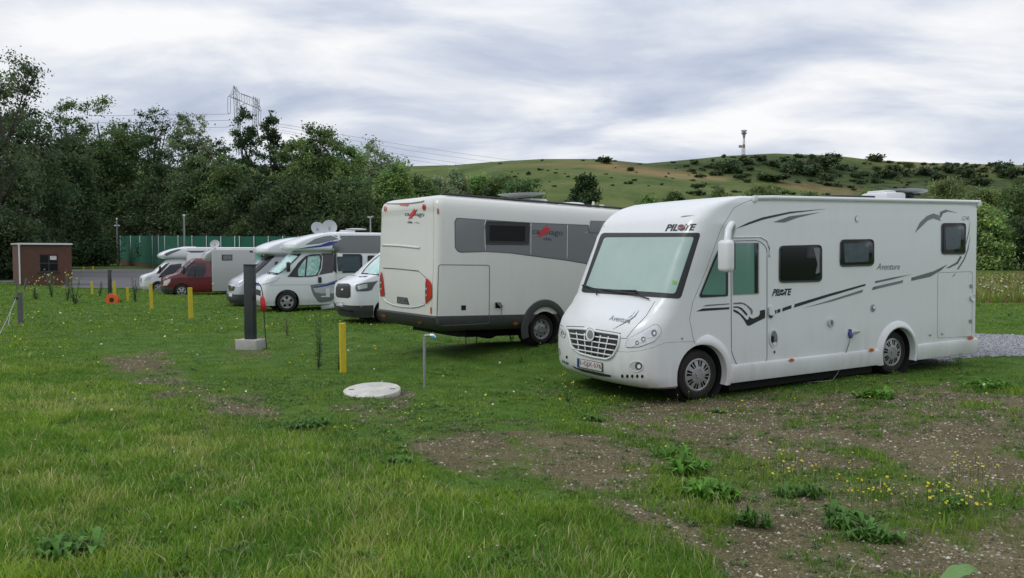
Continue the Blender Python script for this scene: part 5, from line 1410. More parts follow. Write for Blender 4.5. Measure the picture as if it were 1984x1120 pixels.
# ------------------------------------------------------------------ trees and shrubs
def crown_mesh(rng, clumps, n_per, leaf, col, var=.25, dense=1.0, flat=.75):
    """clumps: (k,4) centre and radius; leaves gather round twiggy clumps with gaps between"""
    k = len(clumps)
    n = rng.poisson(n_per * (clumps[:, 3] / clumps[:, 3].mean()) ** 2)
    idx = np.repeat(np.arange(k), n); N = len(idx)
    d = rng.normal(size=(N, 3)); d /= np.linalg.norm(d, axis=1)[:, None]
    r = rng.random(N) ** .6 * (1 + .35 * np.abs(rng.normal(size=N)))
    sub = rng.normal(size=(k, 7, 3)); sub /= np.linalg.norm(sub, axis=2)[:, :, None]
    pick = rng.integers(0, 7, N)
    d = d * .62 + sub[idx, pick] * .55
    P = clumps[idx, :3] + d * (r * clumps[idx, 3])[:, None] * np.array([1, 1, flat])
    a = rng.normal(size=(N, 3)); a /= np.linalg.norm(a, axis=1)[:, None]
    b = rng.normal(size=(N, 3)); b -= (a * b).sum(1)[:, None] * a; b /= np.linalg.norm(b, axis=1)[:, None]
    s = leaf * (.6 + .8 * rng.random(N))
    a = a * s[:, None]; b = b * (s * .55)[:, None]
    V = np.stack([P - a, P + b, P + a, P - b], 1)
    cv = 1 + var * rng.normal(size=k); hue = rng.normal(size=k) * .06
    C = np.array(col)[None, :] * np.clip(cv[idx] * (1 + .12 * rng.normal(size=N)), .35, 2.2)[:, None]
    C[:, 0] *= 1 + hue[idx]; C[:, 2] *= 1 - hue[idx] * .6
    return V, C

def make_tree(name, px, Y, top, hw, style, col, label, group, seed, base=None, cat='tree', leafs=1.0, trunk=True):
    rng = np.random.default_rng(seed)
    P = at(px, 500, Y); z0 = H(P.x, P.y); zt = at(px, top, Y).z; h = zt - z0; R_ = hw * {'airy': 1.25, 'clumpy': .95}.get(style, 1.2) * Y / F
    o = empty(name, (P.x, P.y, z0)); tag(o, label, cat, group)
    cl = []
    def fill(n, prof, zlo, zhi, rr0, rr1, shell):
        got = 0
        while got < n:
            t = rng.random(); w = prof(t)
            if rng.random() > (w + .12) ** 1.3: continue
            a = rng.random() * 6.283; q = w * rng.random() ** shell
            cl.append((q * R_ * math.cos(a), q * R_ * math.sin(a) * .85, h * (zlo + (zhi - zlo) * t), (.6 + .4 * w) * R_ * (rr0 + (rr1 - rr0) * rng.random()) + .25)); got += 1
    lob = rng.normal(size=5) * .12
    wob = lambda t: 1 + lob[0] * math.sin(5 * t + lob[1] * 30) + lob[2] * math.sin(11 * t + lob[3] * 30)
    if style == 'dense':
        fill(120, lambda t: math.sqrt(max(.03, 1 - ((t - .45) / .58) ** 2)) * wob(t), .04, .96, .24, .42, .45); npc, lf = 190 * leafs, .185
    elif style == 'airy':
        fill(120, lambda t: math.sqrt(max(.06, 1 - ((t - .48) / .60) ** 2)) * wob(t), .12, .965, .14, .30, .6); npc, lf = 95 * leafs, .15
    elif style == 'clumpy':
        fill(60, lambda t: math.sqrt(max(.05, 1 - ((t - .42) / .66) ** 2)) * wob(t), .25, .95, .26, .44, .7); cl.append((0, 0, h * .98, R_ * .22)); npc, lf = 160 * leafs, .17
    else:
        fill(150, lambda t: math.sqrt(max(.05, 1 - t ** 3.4)) * wob(t), .04, .96, .20, .36, .4); npc, lf = 190 * leafs, .165
    cl = np.array(cl)
    V, C = crown_mesh(rng, cl, npc, lf * (Y / 100) ** .6, [c_ * q_ for c_, q_ in zip(col, (1.42, 1.36, 1.30))])
    link('crown', scatter_mesh('crown', V, 4, C, M['leaf']), None, o)
    if trunk:
        bm = bmesh.new(); r0 = max(.10, h * .016)
        pts = [Vector((0, 0, -.3))]
        for i in range(1, 8): pts.append(Vector((rng.normal() * .03 * h * i / 8, rng.normal() * .02 * h, h * .82 * i / 7)))
        tube(bm, pts, [r0 * (1.15 - i / 7.6) for i in range(8)], 7)
        for c in cl[rng.permutation(len(cl))[:16]]:
            zz_ = min(c[2] * .62, h * .7); k = min(int(zz_ / (h * .82) * 7), 6); s_ = pts[k].lerp(pts[k + 1], .5)
            m_ = s_.lerp(Vector(c[:3]), .55) + Vector((0, 0, -.02 * h)); tube(bm, [s_, m_, Vector(c[:3])], [r0 * .42, r0 * .26, r0 * .08], 5)
        bmobj('trunk', bm, M['bark'], o)
    return o
DK, MD, BR, PL, OL = (.055, .090, .036), (.080, .130, .045), (.125, .20, .062), (.15, .20, .11), (.13, .17, .065)
TG = 'trees of the wood behind the court'
TREES = [
 ('tree', 5, 70, 78, 74, 'airy', (.075,.11,.055), 'tallest airy tree cut by the left edge of the picture', 1.5),
 ('tree', 40, 80, 215, 75, 'dense', DK, 'dark broad tree behind the brick shed at the left', 1.1),
 ('tree', 132, 122, 188, 42, 'airy', MD, 'airy pale-leaved tree standing right of the tallest left tree', 1),
 ('tree', 200, 128, 180, 50, 'airy', MD, 'high thin-crowned tree, above and right of the brick shed', 1.2),
 ('tree', 118, 96, 262, 64, 'dense', DK, 'dark rounded tree just right of the brick shed roof', 1),
 ('tree', 185, 126, 258, 60, 'dense', (.065,.105,.04), 'dark tree between the brick shed and the court fence', 1),
 ('tree', 248, 132, 225, 58, 'dense', MD, 'full green tree over the left corner of the court fence', 1.1),
 ('tree', 306, 128, 198, 36, 'airy', DK, 'slender open tree with bare twigs, left of the pylon gap', 1),
 ('tree', 318, 118, 300, 52, 'dense', DK, 'dark low tree behind the left court fence', 1),
 ('tree', 368, 128, 216, 40, 'airy', PL, 'pale silvery tree left of the pylon', 1.5),
 ('tree', 385, 108, 300, 46, 'dense', (.068,.11,.044), 'green tree below the pale silvery one', 1),
 ('tree', 428, 130, 268, 34, 'airy', DK, 'thin twiggy tree in the gap below the pylon lines', 1),
 ('tree', 440, 106, 300, 48, 'dense', MD, 'round green tree left of the two dark poplars', 1),
 ('tree', 474, 122, 204, 31, 'clumpy', (.045,.075,.035), 'dark tufted poplar directly under the pylon', 1),
 ('tree', 531, 120, 210, 28, 'clumpy', (.048,.08,.036), 'dark tufted poplar, right-hand one of the pair', 1),
 ('tree', 503, 100, 330, 50, 'dense', DK, 'dark low tree in front of the two poplars', 1),
 ('tree', 575, 114, 262, 40, 'willow', (.09,.15,.05), 'green tree filling the gap right of the poplars', 1),
 ('tree', 622, 112, 236, 56, 'willow', MD, 'broad domed willow, tallest right of the poplars', 1),
 ('tree', 575, 92, 345, 56, 'dense', DK, 'dark low tree behind the silver-nosed camper', 1),
 ('tree', 676, 110, 275, 42, 'willow', (.10,.165,.055), 'green domed tree between two broad willows', 1),
 ('tree', 736, 118, 260, 54, 'willow', PL, 'pale grey-green willow behind the off-white motorhome', 1),
 ('tree', 655, 92, 350, 60, 'dense', (.065,.105,.042), 'dark tree behind the roof dishes of the white camper', 1),
 ('tree', 765, 98, 312, 44, 'willow', BR, 'bright green tree at the rear corner of the off-white motorhome', 1),
 ('tree', 812, 112, 335, 40, 'willow', MD, 'low green tree right of the bright green one', 1),
 ('tree', 848, 118, 340, 36, 'willow', PL, 'low pale tree in the middle of the tree line', 1),
 ('tree', 884, 120, 320, 26, 'willow', PL, 'pointed pale tree before the foot of the hill', 1),
 ('tree', 928, 124, 338, 36, 'willow', BR, 'light green bushy tree over the off-white motorhome roof', 1),
 ('tree', 972, 122, 334, 34, 'willow', MD, 'green bushy tree, last but one at the right of the tree line', 1),
 ('tree', 1012, 118, 332, 36, 'willow', (.075,.13,.048), 'dark green bushy tree ending the tree line at the right', 1),
 ('tree', 1131, 78, 334, 23, 'dense', (.04,.07,.028), 'small dark solitary tree between the two big motorhomes', 1.2),
 ('tree', 1908, 86, 398, 38, 'willow', (.15,.23,.075), 'round light green willow at the rear corner of the nearest motorhome', 1),
 ('tree', 1978, 96, 346, 40, 'airy', MD, 'tall dark green tree cut by the right edge of the picture', 1.1),
 ('tree', 1900, 118, 366, 40, 'willow', OL, 'olive tree behind the round light green willow', 1),
 ('tree', 1832, 145, 346, 30, 'airy', OL, 'hazy olive tree above the rear of the nearest motorhome', 1),
 ('tree', 2050, 84, 400, 55, 'dense', DK, 'dark tree at the extreme right edge, behind the tall green one', 1),
]
for i, (nm, px, Y, top, hw, st, col, lab, lf) in enumerate(TREES):
    k_ = 1.18 if st == 'willow' else (.78 if col == DK and st == 'dense' else 1.0)
    col = tuple(c_ * k_ for c_ in col)
    make_tree(nm, px, Y, top, hw, st, col, lab, TG if px < 1050 else 'trees at the foot of the hill', 100 + i, leafs=lf)
SH = 'undergrowth bushes along the edge of the wood'
k = 0
for px, Y, top, hw, col in [(-60, 66, 430, 60, DK), (-10, 62, 400, 60, DK), (30, 72, 420, 48, DK), (150, 108, 425, 50, DK), (195, 122, 440, 44, MD), (235, 128, 430, 40, DK), (285, 122, 410, 44, DK), (335, 108, 420, 42, DK), (390, 104, 425, 44, DK), (440, 98, 420, 44, DK), (490, 92, 425, 42, MD), (540, 90, 415, 44, DK), (590, 88, 420, 44, DK), (640, 88, 425, 40, MD), (690, 88, 415, 46, DK), (735, 90, 405, 40, MD)]:
    labs = ['dark bush cut by the left edge, below the tallest tree', 'dark bush at the left edge behind the shed', 'dark bush behind the brick shed', 'dark bush right of the brick shed', 'lighter bush beside the asphalt yard', 'dark bush at the corner lamp post', 'dark bush behind the left court fence', 'dark bush behind the basketball board', 'dark bush behind the red cab camper', 'dark bush left of the silver-nosed camper', 'lighter bush left of the middle lamp post', 'dark bush right of the middle lamp post', 'dark bush behind the left roof dish', 'lighter bush behind the right roof dish', 'dark bush behind the T-shaped roof aerial', 'lighter bush at the edge of the off-white motorhome']
    make_tree('bush', px, Y, top, hw, 'willow', tuple(c_ * .62 for c_ in col), labs[k], SH, 300 + k, cat='bush', leafs=.8, trunk=False); k += 1
for i, (px, Y, top, hw, col, lab) in enumerate([(1255, 140, 376, 22, BR, 'bright low shrub above the windscreen of the nearest motorhome'), (1305, 150, 372, 22, MD, 'dark low shrub above the lettering of the nearest motorhome'), (1390, 150, 362, 24, OL, 'olive shrub above the cab door of the nearest motorhome'), (1478, 165, 352, 34, OL, 'wide olive shrub at the foot of the scrubby hillside'), (1565, 150, 372, 30, MD, 'low shrub above the first side window'), (1680, 150, 366, 26, OL, 'olive shrub at the end of the tan field'), (1740, 150, 372, 34, MD, 'low shrub beside the rooftop satellite unit')]):
    make_tree('shrub', px, Y, top, hw, 'willow', col, lab, 'shrubs at the foot of the hill', 400 + i, cat='shrub', leafs=.5, trunk=False)
# bushes on the hill: four crowns, copied
rng = np.random.default_rng(5); protos = []
for k in range(4):
    cl = np.array([(rng.normal() * .5, rng.normal() * .5, .35 + .5 * rng.random(), .35 + .25 * rng.random()) for _ in range(9)])
    V, C = crown_mesh(rng, cl, 60, .16, (.058, .088, .036)); protos.append(scatter_mesh('bush_leaves', V, 4, C, M['leaf']))
HB = [(1175, 317, 5.5), (1164, 314, 3), (1402, 306, 2.5), (1420, 304, 2), (1442, 304, 2), (1466, 303, 3), (1480, 303, 2.4), (1524, 303, 2), (1546, 303, 4), (1556, 304, 3), (1573, 303, 3), (1602, 306, 5), (1622, 305, 4.6), (1614, 310, 3), (1691, 312, 6), (1702, 313, 5), (1725, 316, 2), (1745, 318, 2.5), (1790, 320, 2), (1812, 320, 2), (1838, 320, 2.5), (1853, 321, 2), (1870, 321, 2.2), (1890, 322, 2), (1925, 323, 4), (1951, 322, 3.6), (1962, 322, 2), (968, 318, 1.4), (1050, 311, 1.3), (1130, 309, 1.5), (1190, 313, 1.5), (1240, 319, 1.5), (1305, 316, 1.6), (1340, 312, 1.6), (1380, 308, 1.8),
      (1405, 333, 8), (1420, 328, 7), (1438, 318, 6), (1500, 322, 5), (1548, 330, 9), (1565, 325, 10), (1585, 322, 9), (1575, 340, 10), (1545, 338, 8), (1500, 352, 6), (1430, 346, 4), (1395, 322, 4), (1640, 330, 6), (1660, 345, 5), (1720, 345, 8), (1735, 332, 6), (1780, 340, 8), (1820, 350, 6), (1850, 335, 8), (1880, 345, 8), (1930, 335, 9), (1960, 345, 8), (1900, 360, 8), (1222, 331, 2.5), (1345, 337, 2.0), (1475, 312, 4), (1520, 314, 4), (1600, 350, 5), (1620, 362, 4), (1350, 366, 3), (1700, 330, 4), (1760, 325, 4), (1810, 330, 4), (1345, 318, 2.5), (1370, 325, 3), (1455, 330, 3), (1690, 355, 4)]
for i in range(120):
    HB.append((1340 + 640 * rng.random(), 318 + 62 * rng.random() ** 1.3, 1.0 + 2.4 * rng.random() ** 2))
for i in range(40): HB.append((940 + 420 * rng.random(), 322 + 40 * rng.random(), .7 + 1.4 * rng.random() ** 2))
for i, (px, py, s_) in enumerate(HB):
    s_ *= .82
    g = ground_px(px, max(py, 306 if px > 1380 else 312)) 
    if g is None or g.y > 480:
        P = at(px, 480, 458); g = Vector((P.x, P.y, H(P.x, P.y)))
    o = bpy.data.objects.new('hill_bush', protos[i % 4]); COL.objects.link(o); o.location = g - Vector((0, 0, .15 * s_)); o.rotation_euler = (0, 0, rng.random() * 6.3)
    o.scale = (s_ * (.7 + .5 * rng.random()),) * 2 + (s_ * (.65 + .3 * rng.random()),)
    tag(o, 'small dark bush dotted over the far hillside', 'bush', 'bushes scattered over the hill')
# ------------------------------------------------------------------ grass, weeds, flowers, pebbles
rng = np.random.default_rng(11)
def sample(Y0, Y1, dens, u=.70):
    n = int(dens * u * (Y1 ** 2 - Y0 ** 2))
    Y = np.sqrt(Y0 ** 2 + (Y1 ** 2 - Y0 ** 2) * rng.random(n)); U = (rng.random(n) * 2 - 1) * u
    return U * Y, Y
# places where nothing grows: wheels, slabs, roads
NOGROW = [(o_.matrix_world.translation.x, o_.matrix_world.translation.y, r__) for o_, r__ in [(o_, .46) for o_ in bpy.data.objects if o_.name.startswith('manhole_cover')] + [(o_, .22) for o_ in bpy.data.objects if o_.name.startswith('service_post')]]
def inworld(x, y, poly):
    return inpoly(x, y, poly)
ROADS = [[(p.x, p.y) for p in [ground_px(*q) for q in [(1690, 722), (1780, 668), (1880, 648), (1984, 652), (2300, 668), (2400, 712), (1984, 689), (1880, 690), (1780, 706)]]],
         [(p.x, p.y) for p in [ground_px(*q) for q in [(120, 558), (250, 559), (330, 566), (430, 566), (470, 545), (420, 528), (330, 524), (240, 521), (140, 523)]]]]
# shaded ground under the big vehicles stays short and thin
def under(x, y):
    s = np.zeros(x.shape, bool)
    for (X, Y, yaw, a, b, w_) in ((2.02, 11.79, 3.635, -6.0, .7, .95), (-.062, 15.85, .619, -2.0, 5, .95)):
        c, s_ = math.cos(yaw), math.sin(yaw); lx = (x - X) * c + (y - Y) * s_; ly = -(x - X) * s_ + (y - Y) * c
        s |= (lx > a) & (lx < b) & (np.abs(ly) < w_)
    return s

def blades(x, y, h, w, col, lean=.55, name='grass', parts=2):
    n = len(x); z = height(x, y)
    a = rng.random(n) * 6.283; b = rng.random(n) * 6.283
    dx, dy = np.cos(a), np.sin(a); lx, ly = np.cos(b), np.sin(b)
    ln = lean * h * (.3 + 1.3 * rng.random(n))
    P = np.stack([x, y, z - .01], 1); W = np.stack([dx, dy, 0 * dx], 1) * (w / 2)[:, None]; Ld = np.stack([lx, ly, 0 * lx], 1) * ln[:, None]
    up = np.array([0, 0, 1.0])
    V = np.stack([P - W, P + W, P + up * (h * .55)[:, None] + Ld * .35 + W * .8, P + up * (h * .55)[:, None] + Ld * .35 - W * .8, P + up * (h * (1 - .18 * rng.random(n)))[:, None] + Ld], 1)
    tip = 1.0 + .25 * rng.random(n)
    C = np.repeat(col[:, None, :], 5, 1); C[:, 4] *= tip[:, None]
    return V, C
BL = []
def grass_zone(Y0, Y1, dens, hmul, w, seed):
    x, y = sample(Y0, Y1, dens)
    px, py = pix(x, y, height(x, y))
    d = dirt(x, y)
    wv = (fbm(x * .6, y * .6, 61, 3) - .5) * 90
    yl = np.interp(px, [-100, 0, 215, 500, 700, 870, 1180, 1440, 2100], [575, 590, 690, 790, 850, 905, 1000, 1125, 1300])
    lush = np.clip((py - yl + wv) / 130, 0, 1) ** .8
    meadow = ((px > 1890) & (y > 31) & (y < 69)).astype(float)
    weedy = np.clip((px - 1000) / 300, 0, 1) * (y < 11)
    n1 = fbm(x * 2.4, y * 1.9, 47, 4); n2 = fbm(x * 4, y * 4, seed + 5, 2); n3 = fbm(x * 2.6, y * 2.0, 43, 4)
    keep = rng.random(len(x)) > np.clip(d * 1.12, 0, 1)
    keep &= rng.random(len(x)) < np.clip(.30 + .9 * n2 + .6 * lush, 0, 1)
    for (cx_, cy_, r_) in NOGROW: keep &= np.hypot(x - cx_, y - cy_) > r_
    for rd in ROADS: keep &= ~inworld(x, y, rd)
    keep &= ~(under(x, y) & (rng.random(len(x)) < .9))
    h = (.027 + .040 * lush + .035 * weedy + .15 * meadow) * (.45 + 1.1 * n2) * (.6 + .8 * rng.random(len(x))) * (.75 + .5 * n1)
    h = h * np.where(y > 20, 1.5, 1) * hmul
    g0 = np.array([.095, .195, .022]); g1 = np.array([.200, .310, .034]); g2 = np.array([.30, .34, .08]); straw = np.array([.40, .37, .17])
    t = np.clip((n1 - .35) * 2.2 + .25 * rng.normal(size=len(x)), 0, 1)[:, None]
    col = g0 * (1 - t) + g1 * t
    dry = np.clip((n3 - .50) * 2.4 * (.15 + .9 * lush) + np.where(px < 600, .06, -.06) * lush + .22 * rng.normal(size=len(x)) * lush, 0, 1)[:, None]
    col = col * (1 - dry) + g2 * dry
    st = rng.random(len(x)) < (.015 + .06 * lush * np.clip(n3 * 2 - .6, 0, 1) + .12 * meadow)
    col[st] = straw * (.6 + .6 * rng.random((st.sum(), 1)))
    red = (meadow > 0) & (rng.random(len(x)) < .35); col[red] = np.array([.20, .13, .055])
    col *= (.7 + .6 * rng.random((len(x), 1))) * (1 + .27 * lush[:, None])
    h[st] *= 1.25
    V, C = blades(x[keep], y[keep], h[keep], w * (.6 + .8 * rng.random(keep.sum())), col[keep])
    BL.append((V, C))
grass_zone(2.6, 5.2, 6500, 1.0, .0055, 31)
grass_zone(5.2, 8.5, 3800, 1.0, .0072, 33)
grass_zone(8.5, 13.5, 1500, 1.0, .010, 35)
grass_zone(13.5, 22, 560, 1.0, .016, 37)
grass_zone(22, 40, 170, 1.1, .03, 39)
grass_zone(40, 72, 60, 1.2, .06, 41)
x, y = sample(2.8, 9, 45, .66); px, py = pix(x, y, height(x, y))
kp = (py - np.interp(px, [0, 500, 870, 1440], [600, 800, 910, 1130]) > 0) & (fbm(x * .8, y * .8, 77, 3) > .45); x, y = x[kp], y[kp]; n = len(x)
V_, C_ = blades(x, y, .10 + .14 * rng.random(n), np.full(n, .0035), np.array([[.42, .40, .22]]) * (.7 + .5 * rng.random((n, 1))), .5); BL.append((V_, C_))
V = np.concatenate([b[0] for b in BL]); C = np.concatenate([b[1] for b in BL])
me = scatter_mesh('grass', V, 5, C, M['grass'], Fa=[(0, 1, 2, 3), (3, 2, 4)])
o = bpy.data.objects.new('grass', me); COL.objects.link(o); tag(o, 'green grass growing over the field, long and rough in the foreground', 'grass', kind='stuff')
print('blades', len(V))
# low broad-leaved weeds covering the ground between the grass
def leaves_mesh(x, y, r, col, n_leaf, up=.5):
    """rosettes: every plant n_leaf blades bent outwards, each 6 vertices"""
    N = len(x); z = height(x, y)
    k = np.repeat(np.arange(N), n_leaf); n = len(k)
    a = rng.random(n) * 6.283; L = r[k] * (.6 + .6 * rng.random(n)); ele = up * (.35 + 1.0 * rng.random(n))
    D = np.stack([np.cos(a), np.sin(a), 0 * a], 1); S = np.stack([-np.sin(a), np.cos(a), 0 * a], 1); U = np.array([0, 0, 1.])
    P = np.stack([x, y, z], 1)[k]; w = L * (.11 + .09 * rng.random(n))
    m = P + D * (L * .45)[:, None] + U * (L * ele * .9)[:, None]; t = P + D * L[:, None] + U * (L * ele * (.5 + .5 * rng.random(n)))[:, None]
    V = np.stack([P, m - S * w[:, None] + U * (w * .3)[:, None], t, m + S * w[:, None] + U * (w * .3)[:, None], m - U * (w * .15)[:, None]], 1)
    C = (col[k] * (.7 + .6 * rng.random((n, 1))))[:, None, :].repeat(5, 1)
    return V, C
LF = [(0, 1, 4), (1, 2, 4), (2, 3, 4), (3, 0, 4)]
VV, CC = [], []
for Y0, Y1, dens, r0, nl in ((2.8, 6, 170, .048, 6), (6, 12, 150, .050, 6), (12, 24, 9, .09, 5), (24, 45, 1.2, .16, 5)):
    x, y = sample(Y0, Y1, dens); d = dirt(x, y); px, py = pix(x, y, height(x, y))
    n_ = fbm(x * 1.3, y * 1.3, 71, 3)
    keep = (rng.random(len(x)) < np.clip((n_ - .38) * 3.5 + .42 * (d > .2) + .18 * (y < 8), .08, 1)) & (d < .97) & ~under(x, y)
    keep &= (y < 13) | (rng.random(len(x)) < .4)
    for rd in ROADS: keep &= ~inworld(x, y, rd)
    for (cx_, cy_, r_) in NOGROW: keep &= np.hypot(x - cx_, y - cy_) > r_
    x, y = x[keep], y[keep]; q = rng.random((len(x), 1))
    gc = np.array([.06, .14, .024]) * (1 - q) + np.array([.15, .23, .045]) * q; dd = d[keep][:, None]; gc = gc * (1 - .75 * dd) + np.array([.115, .15, .075]) * .75 * dd
    V, C = leaves_mesh(x, y, r0 * (.4 + 1.1 * rng.random(len(x)) ** 1.5) * (1 - .25 * dd[:, 0]), gc, nl)
    VV.append(V); CC.append(C)
me = scatter_mesh('ground_weeds', np.concatenate(VV), 5, np.concatenate(CC), M['grass'], Fa=LF)
o = bpy.data.objects.new('ground_weeds', me); COL.objects.link(o); tag(o, 'low leafy clover and plantain growing among the grass and over the bare soil', 'ground cover', kind='stuff')
# pebbles
x, y = [], []
for Y0, Y1, dens in ((2.8, 6, 8000), (6, 12, 3200), (12, 17, 500)):
    a, b = sample(Y0, Y1, dens); x.append(a); y.append(b)
x = np.concatenate(x); y = np.concatenate(y); d = dirt(x, y); keep = rng.random(len(x)) < np.clip(d * 1.1 - .15, 0, 1) * (.25 + .9 * fbm(x * 2, y * 2, 88, 3)); keep &= rng.random(len(x)) < .8
x, y = x[keep], y[keep]; n = len(x); s = .003 + .013 * rng.random(n) ** 4 + .0005 * y
z = height(x, y)
dirs = np.array([[1, 0, 0], [.3, .95, 0], [-.8, .6, 0], [-.7, -.7, 0], [.4, -.9, 0], [0, 0, .7]])
ang = rng.random(n) * 6.283; ca, sa = np.cos(ang), np.sin(ang)
Dv = dirs[None, :, :] * (.65 + .6 * rng.random((n, 6, 1))) * s[:, None, None]
V = np.stack([Dv[:, :, 0] * ca[:, None] - Dv[:, :, 1] * sa[:, None] + x[:, None], (Dv[:, :, 0] * sa[:, None] + Dv[:, :, 1] * ca[:, None]) * .8 + y[:, None], Dv[:, :, 2] + z[:, None] - .001], 2)
pale = rng.random((n, 1)) ** 9; q = rng.random((n, 1)); C = (np.array([.052, .044, .022]) * (1 - q) + np.array([.158, .136, .080]) * q) * (1 - pale) + np.array([.50, .46, .39]) * pale; C *= .75 + .5 * rng.random((n, 1))
me = scatter_mesh('pebbles', V, 6, C, M['stone'], Fa=[(0, 1, 5), (1, 2, 5), (2, 3, 5), (3, 4, 5), (4, 0, 5)])
o = bpy.data.objects.new('pebbles', me); COL.objects.link(o); tag(o, 'small pale pebbles and crushed stone scattered over the bare soil', 'pebbles', kind='stuff')
gp = [ground_px(*q) for q in [(1740, 706), (1880, 648), (1984, 652), (2150, 660), (2150, 700), (1984, 689), (1880, 690)]]
gx0, gx1 = min(p.x for p in gp), max(p.x for p in gp); gy0, gy1 = min(p.y for p in gp), max(p.y for p in gp)
n = 90000; x = gx0 + (gx1 - gx0) * rng.random(n); y = gy0 + (gy1 - gy0) * rng.random(n)
kp = inworld(x + .12 * rng.normal(size=n), y + .12 * rng.normal(size=n), ROADS[0]); x, y = x[kp], y[kp]; n = len(x); s = .012 + .03 * rng.random(n) ** 2; z = height(x, y) + .012
ang = rng.random(n) * 6.283; ca, sa = np.cos(ang), np.sin(ang); Dv = dirs[None, :, :] * (.65 + .6 * rng.random((n, 6, 1))) * s[:, None, None]
V = np.stack([Dv[:, :, 0] * ca[:, None] - Dv[:, :, 1] * sa[:, None] + x[:, None], (Dv[:, :, 0] * sa[:, None] + Dv[:, :, 1] * ca[:, None]) * .8 + y[:, None], Dv[:, :, 2] + z[:, None] - .001], 2)
C = np.array([[.25, .255, .265]]) * (.45 + 1.1 * rng.random((n, 1)))
me = scatter_mesh('gravel_stones', V, 6, C, M['stone'], Fa=[(0, 1, 5), (1, 2, 5), (2, 3, 5), (3, 4, 5), (4, 0, 5)])
o = bpy.data.objects.new('gravel_stones', me); COL.objects.link(o); tag(o, 'loose grey gravel stones covering the track at the right', 'gravel', kind='stuff')
# small flowers: yellow heads on the bare patch, pale dots in the lawn
FLOW = []
def flowers(x, y, hgt, size, col, k=5, stem=True):
    n = len(x); z = height(x, y)
    P = np.stack([x, y, z + hgt], 1)
    tilt = rng.normal(size=(n, 3)) * .35 + np.array([0, -.5, 1]); tilt /= np.linalg.norm(tilt, axis=1)[:, None]
    a = np.cross(tilt, [1, 0, 0]); a /= np.linalg.norm(a, axis=1)[:, None]; b = np.cross(tilt, a)
    V = np.zeros((n, 9, 3))
    for i in range(5):
        t = 6.283 * i / 5; V[:, i] = P + (a * math.cos(t) + b * math.sin(t)) * size[:, None] * (.8 + .4 * rng.random((n, 1)))
    V[:, 5] = np.stack([x - .002, y, z], 1); V[:, 6] = np.stack([x + .002, y, z], 1); V[:, 7] = P + [.0015, 0, -.002]; V[:, 8] = P + [-.0015, 0, -.002]
    C = np.zeros((n, 9, 3)); C[:, :5] = (col * (.8 + .4 * rng.random((n, 1))))[:, None, :]; C[:, 5:] = [.08, .14, .03]
    FLOW.append((V, C))
yel = np.array([.62, .55, .03]); wht = np.array([.62, .62, .52])
def cluster(pxy, n, rad, h0, h1, size, col):
    g = ground_px(*pxy)
    x = g.x + rng.normal(size=n) * rad; y = g.y + rng.normal(size=n) * rad * .8
    flowers(x, y, h0 + (h1 - h0) * rng.random(n), size * (.6 + .7 * rng.random(n)), np.repeat([col], n, 0))
for q in [((1850, 985), 26, .16), ((1870, 925), 12, .10), ((1660, 975), 14, .14), ((1720, 985), 14, .14), ((1560, 945), 9, .14), ((1640, 950), 8, .12), ((1770, 1000), 12, .16), ((1880, 1000), 12, .14), ((1480, 935), 6, .12),
          ((740, 830), 12, .22), ((790, 812), 7, .2), ((700, 850), 4, .2), ((1440, 820), 8, .22), ((1590, 800), 8, .25), ((1360, 880), 6, .25), ((1250, 860), 5, .25), ((1180, 800), 6, .4), ((1330, 790), 8, .4), ((1700, 800), 8, .4), ((1900, 940), 8, .15), ((1130, 850), 4, .2), ((1225, 965), 3, .05), ((1600, 920), 6, .2)]:
    cluster(q[0], q[1], q[2], .06, .20, .0095, yel)
x, y = sample(8, 26, 1.0); px, py = pix(x, y, height(x, y)); kp = (px < 1150) | (py > 740); x, y = x[kp], y[kp]
flowers(x, y, .05 + .08 * rng.random(len(x)), .006 + .0012 * y * rng.random(len(x)) , np.where(rng.random((len(x), 1)) < .6, yel * .9, wht))
x, y = sample(3, 8, 3.2); kp = fbm(x, y, 91, 2) > .47; x, y = x[kp], y[kp]
flowers(x, y, .07 + .07 * rng.random(len(x)), .004 + .003 * rng.random(len(x)), np.repeat([wht], len(x), 0))
x, y = sample(31, 66, .9); kp = x / y > .57; x, y = x[kp], y[kp]
flowers(x, y, .2 + .2 * rng.random(len(x)), .03 + .03 * rng.random(len(x)), np.repeat([wht], len(x), 0))
V = np.concatenate([f_[0] for f_ in FLOW]); C = np.concatenate([f_[1] for f_ in FLOW])
me = scatter_mesh('wild_flowers', V, 9, C, M['grass'], Fa=[(0, 1, 2, 3, 4), (5, 6, 7, 8)])
o = bpy.data.objects.new('wild_flowers', me); COL.objects.link(o); tag(o, 'small yellow and white wild flowers dotted over lawn and bare soil', 'flowers', kind='stuff')
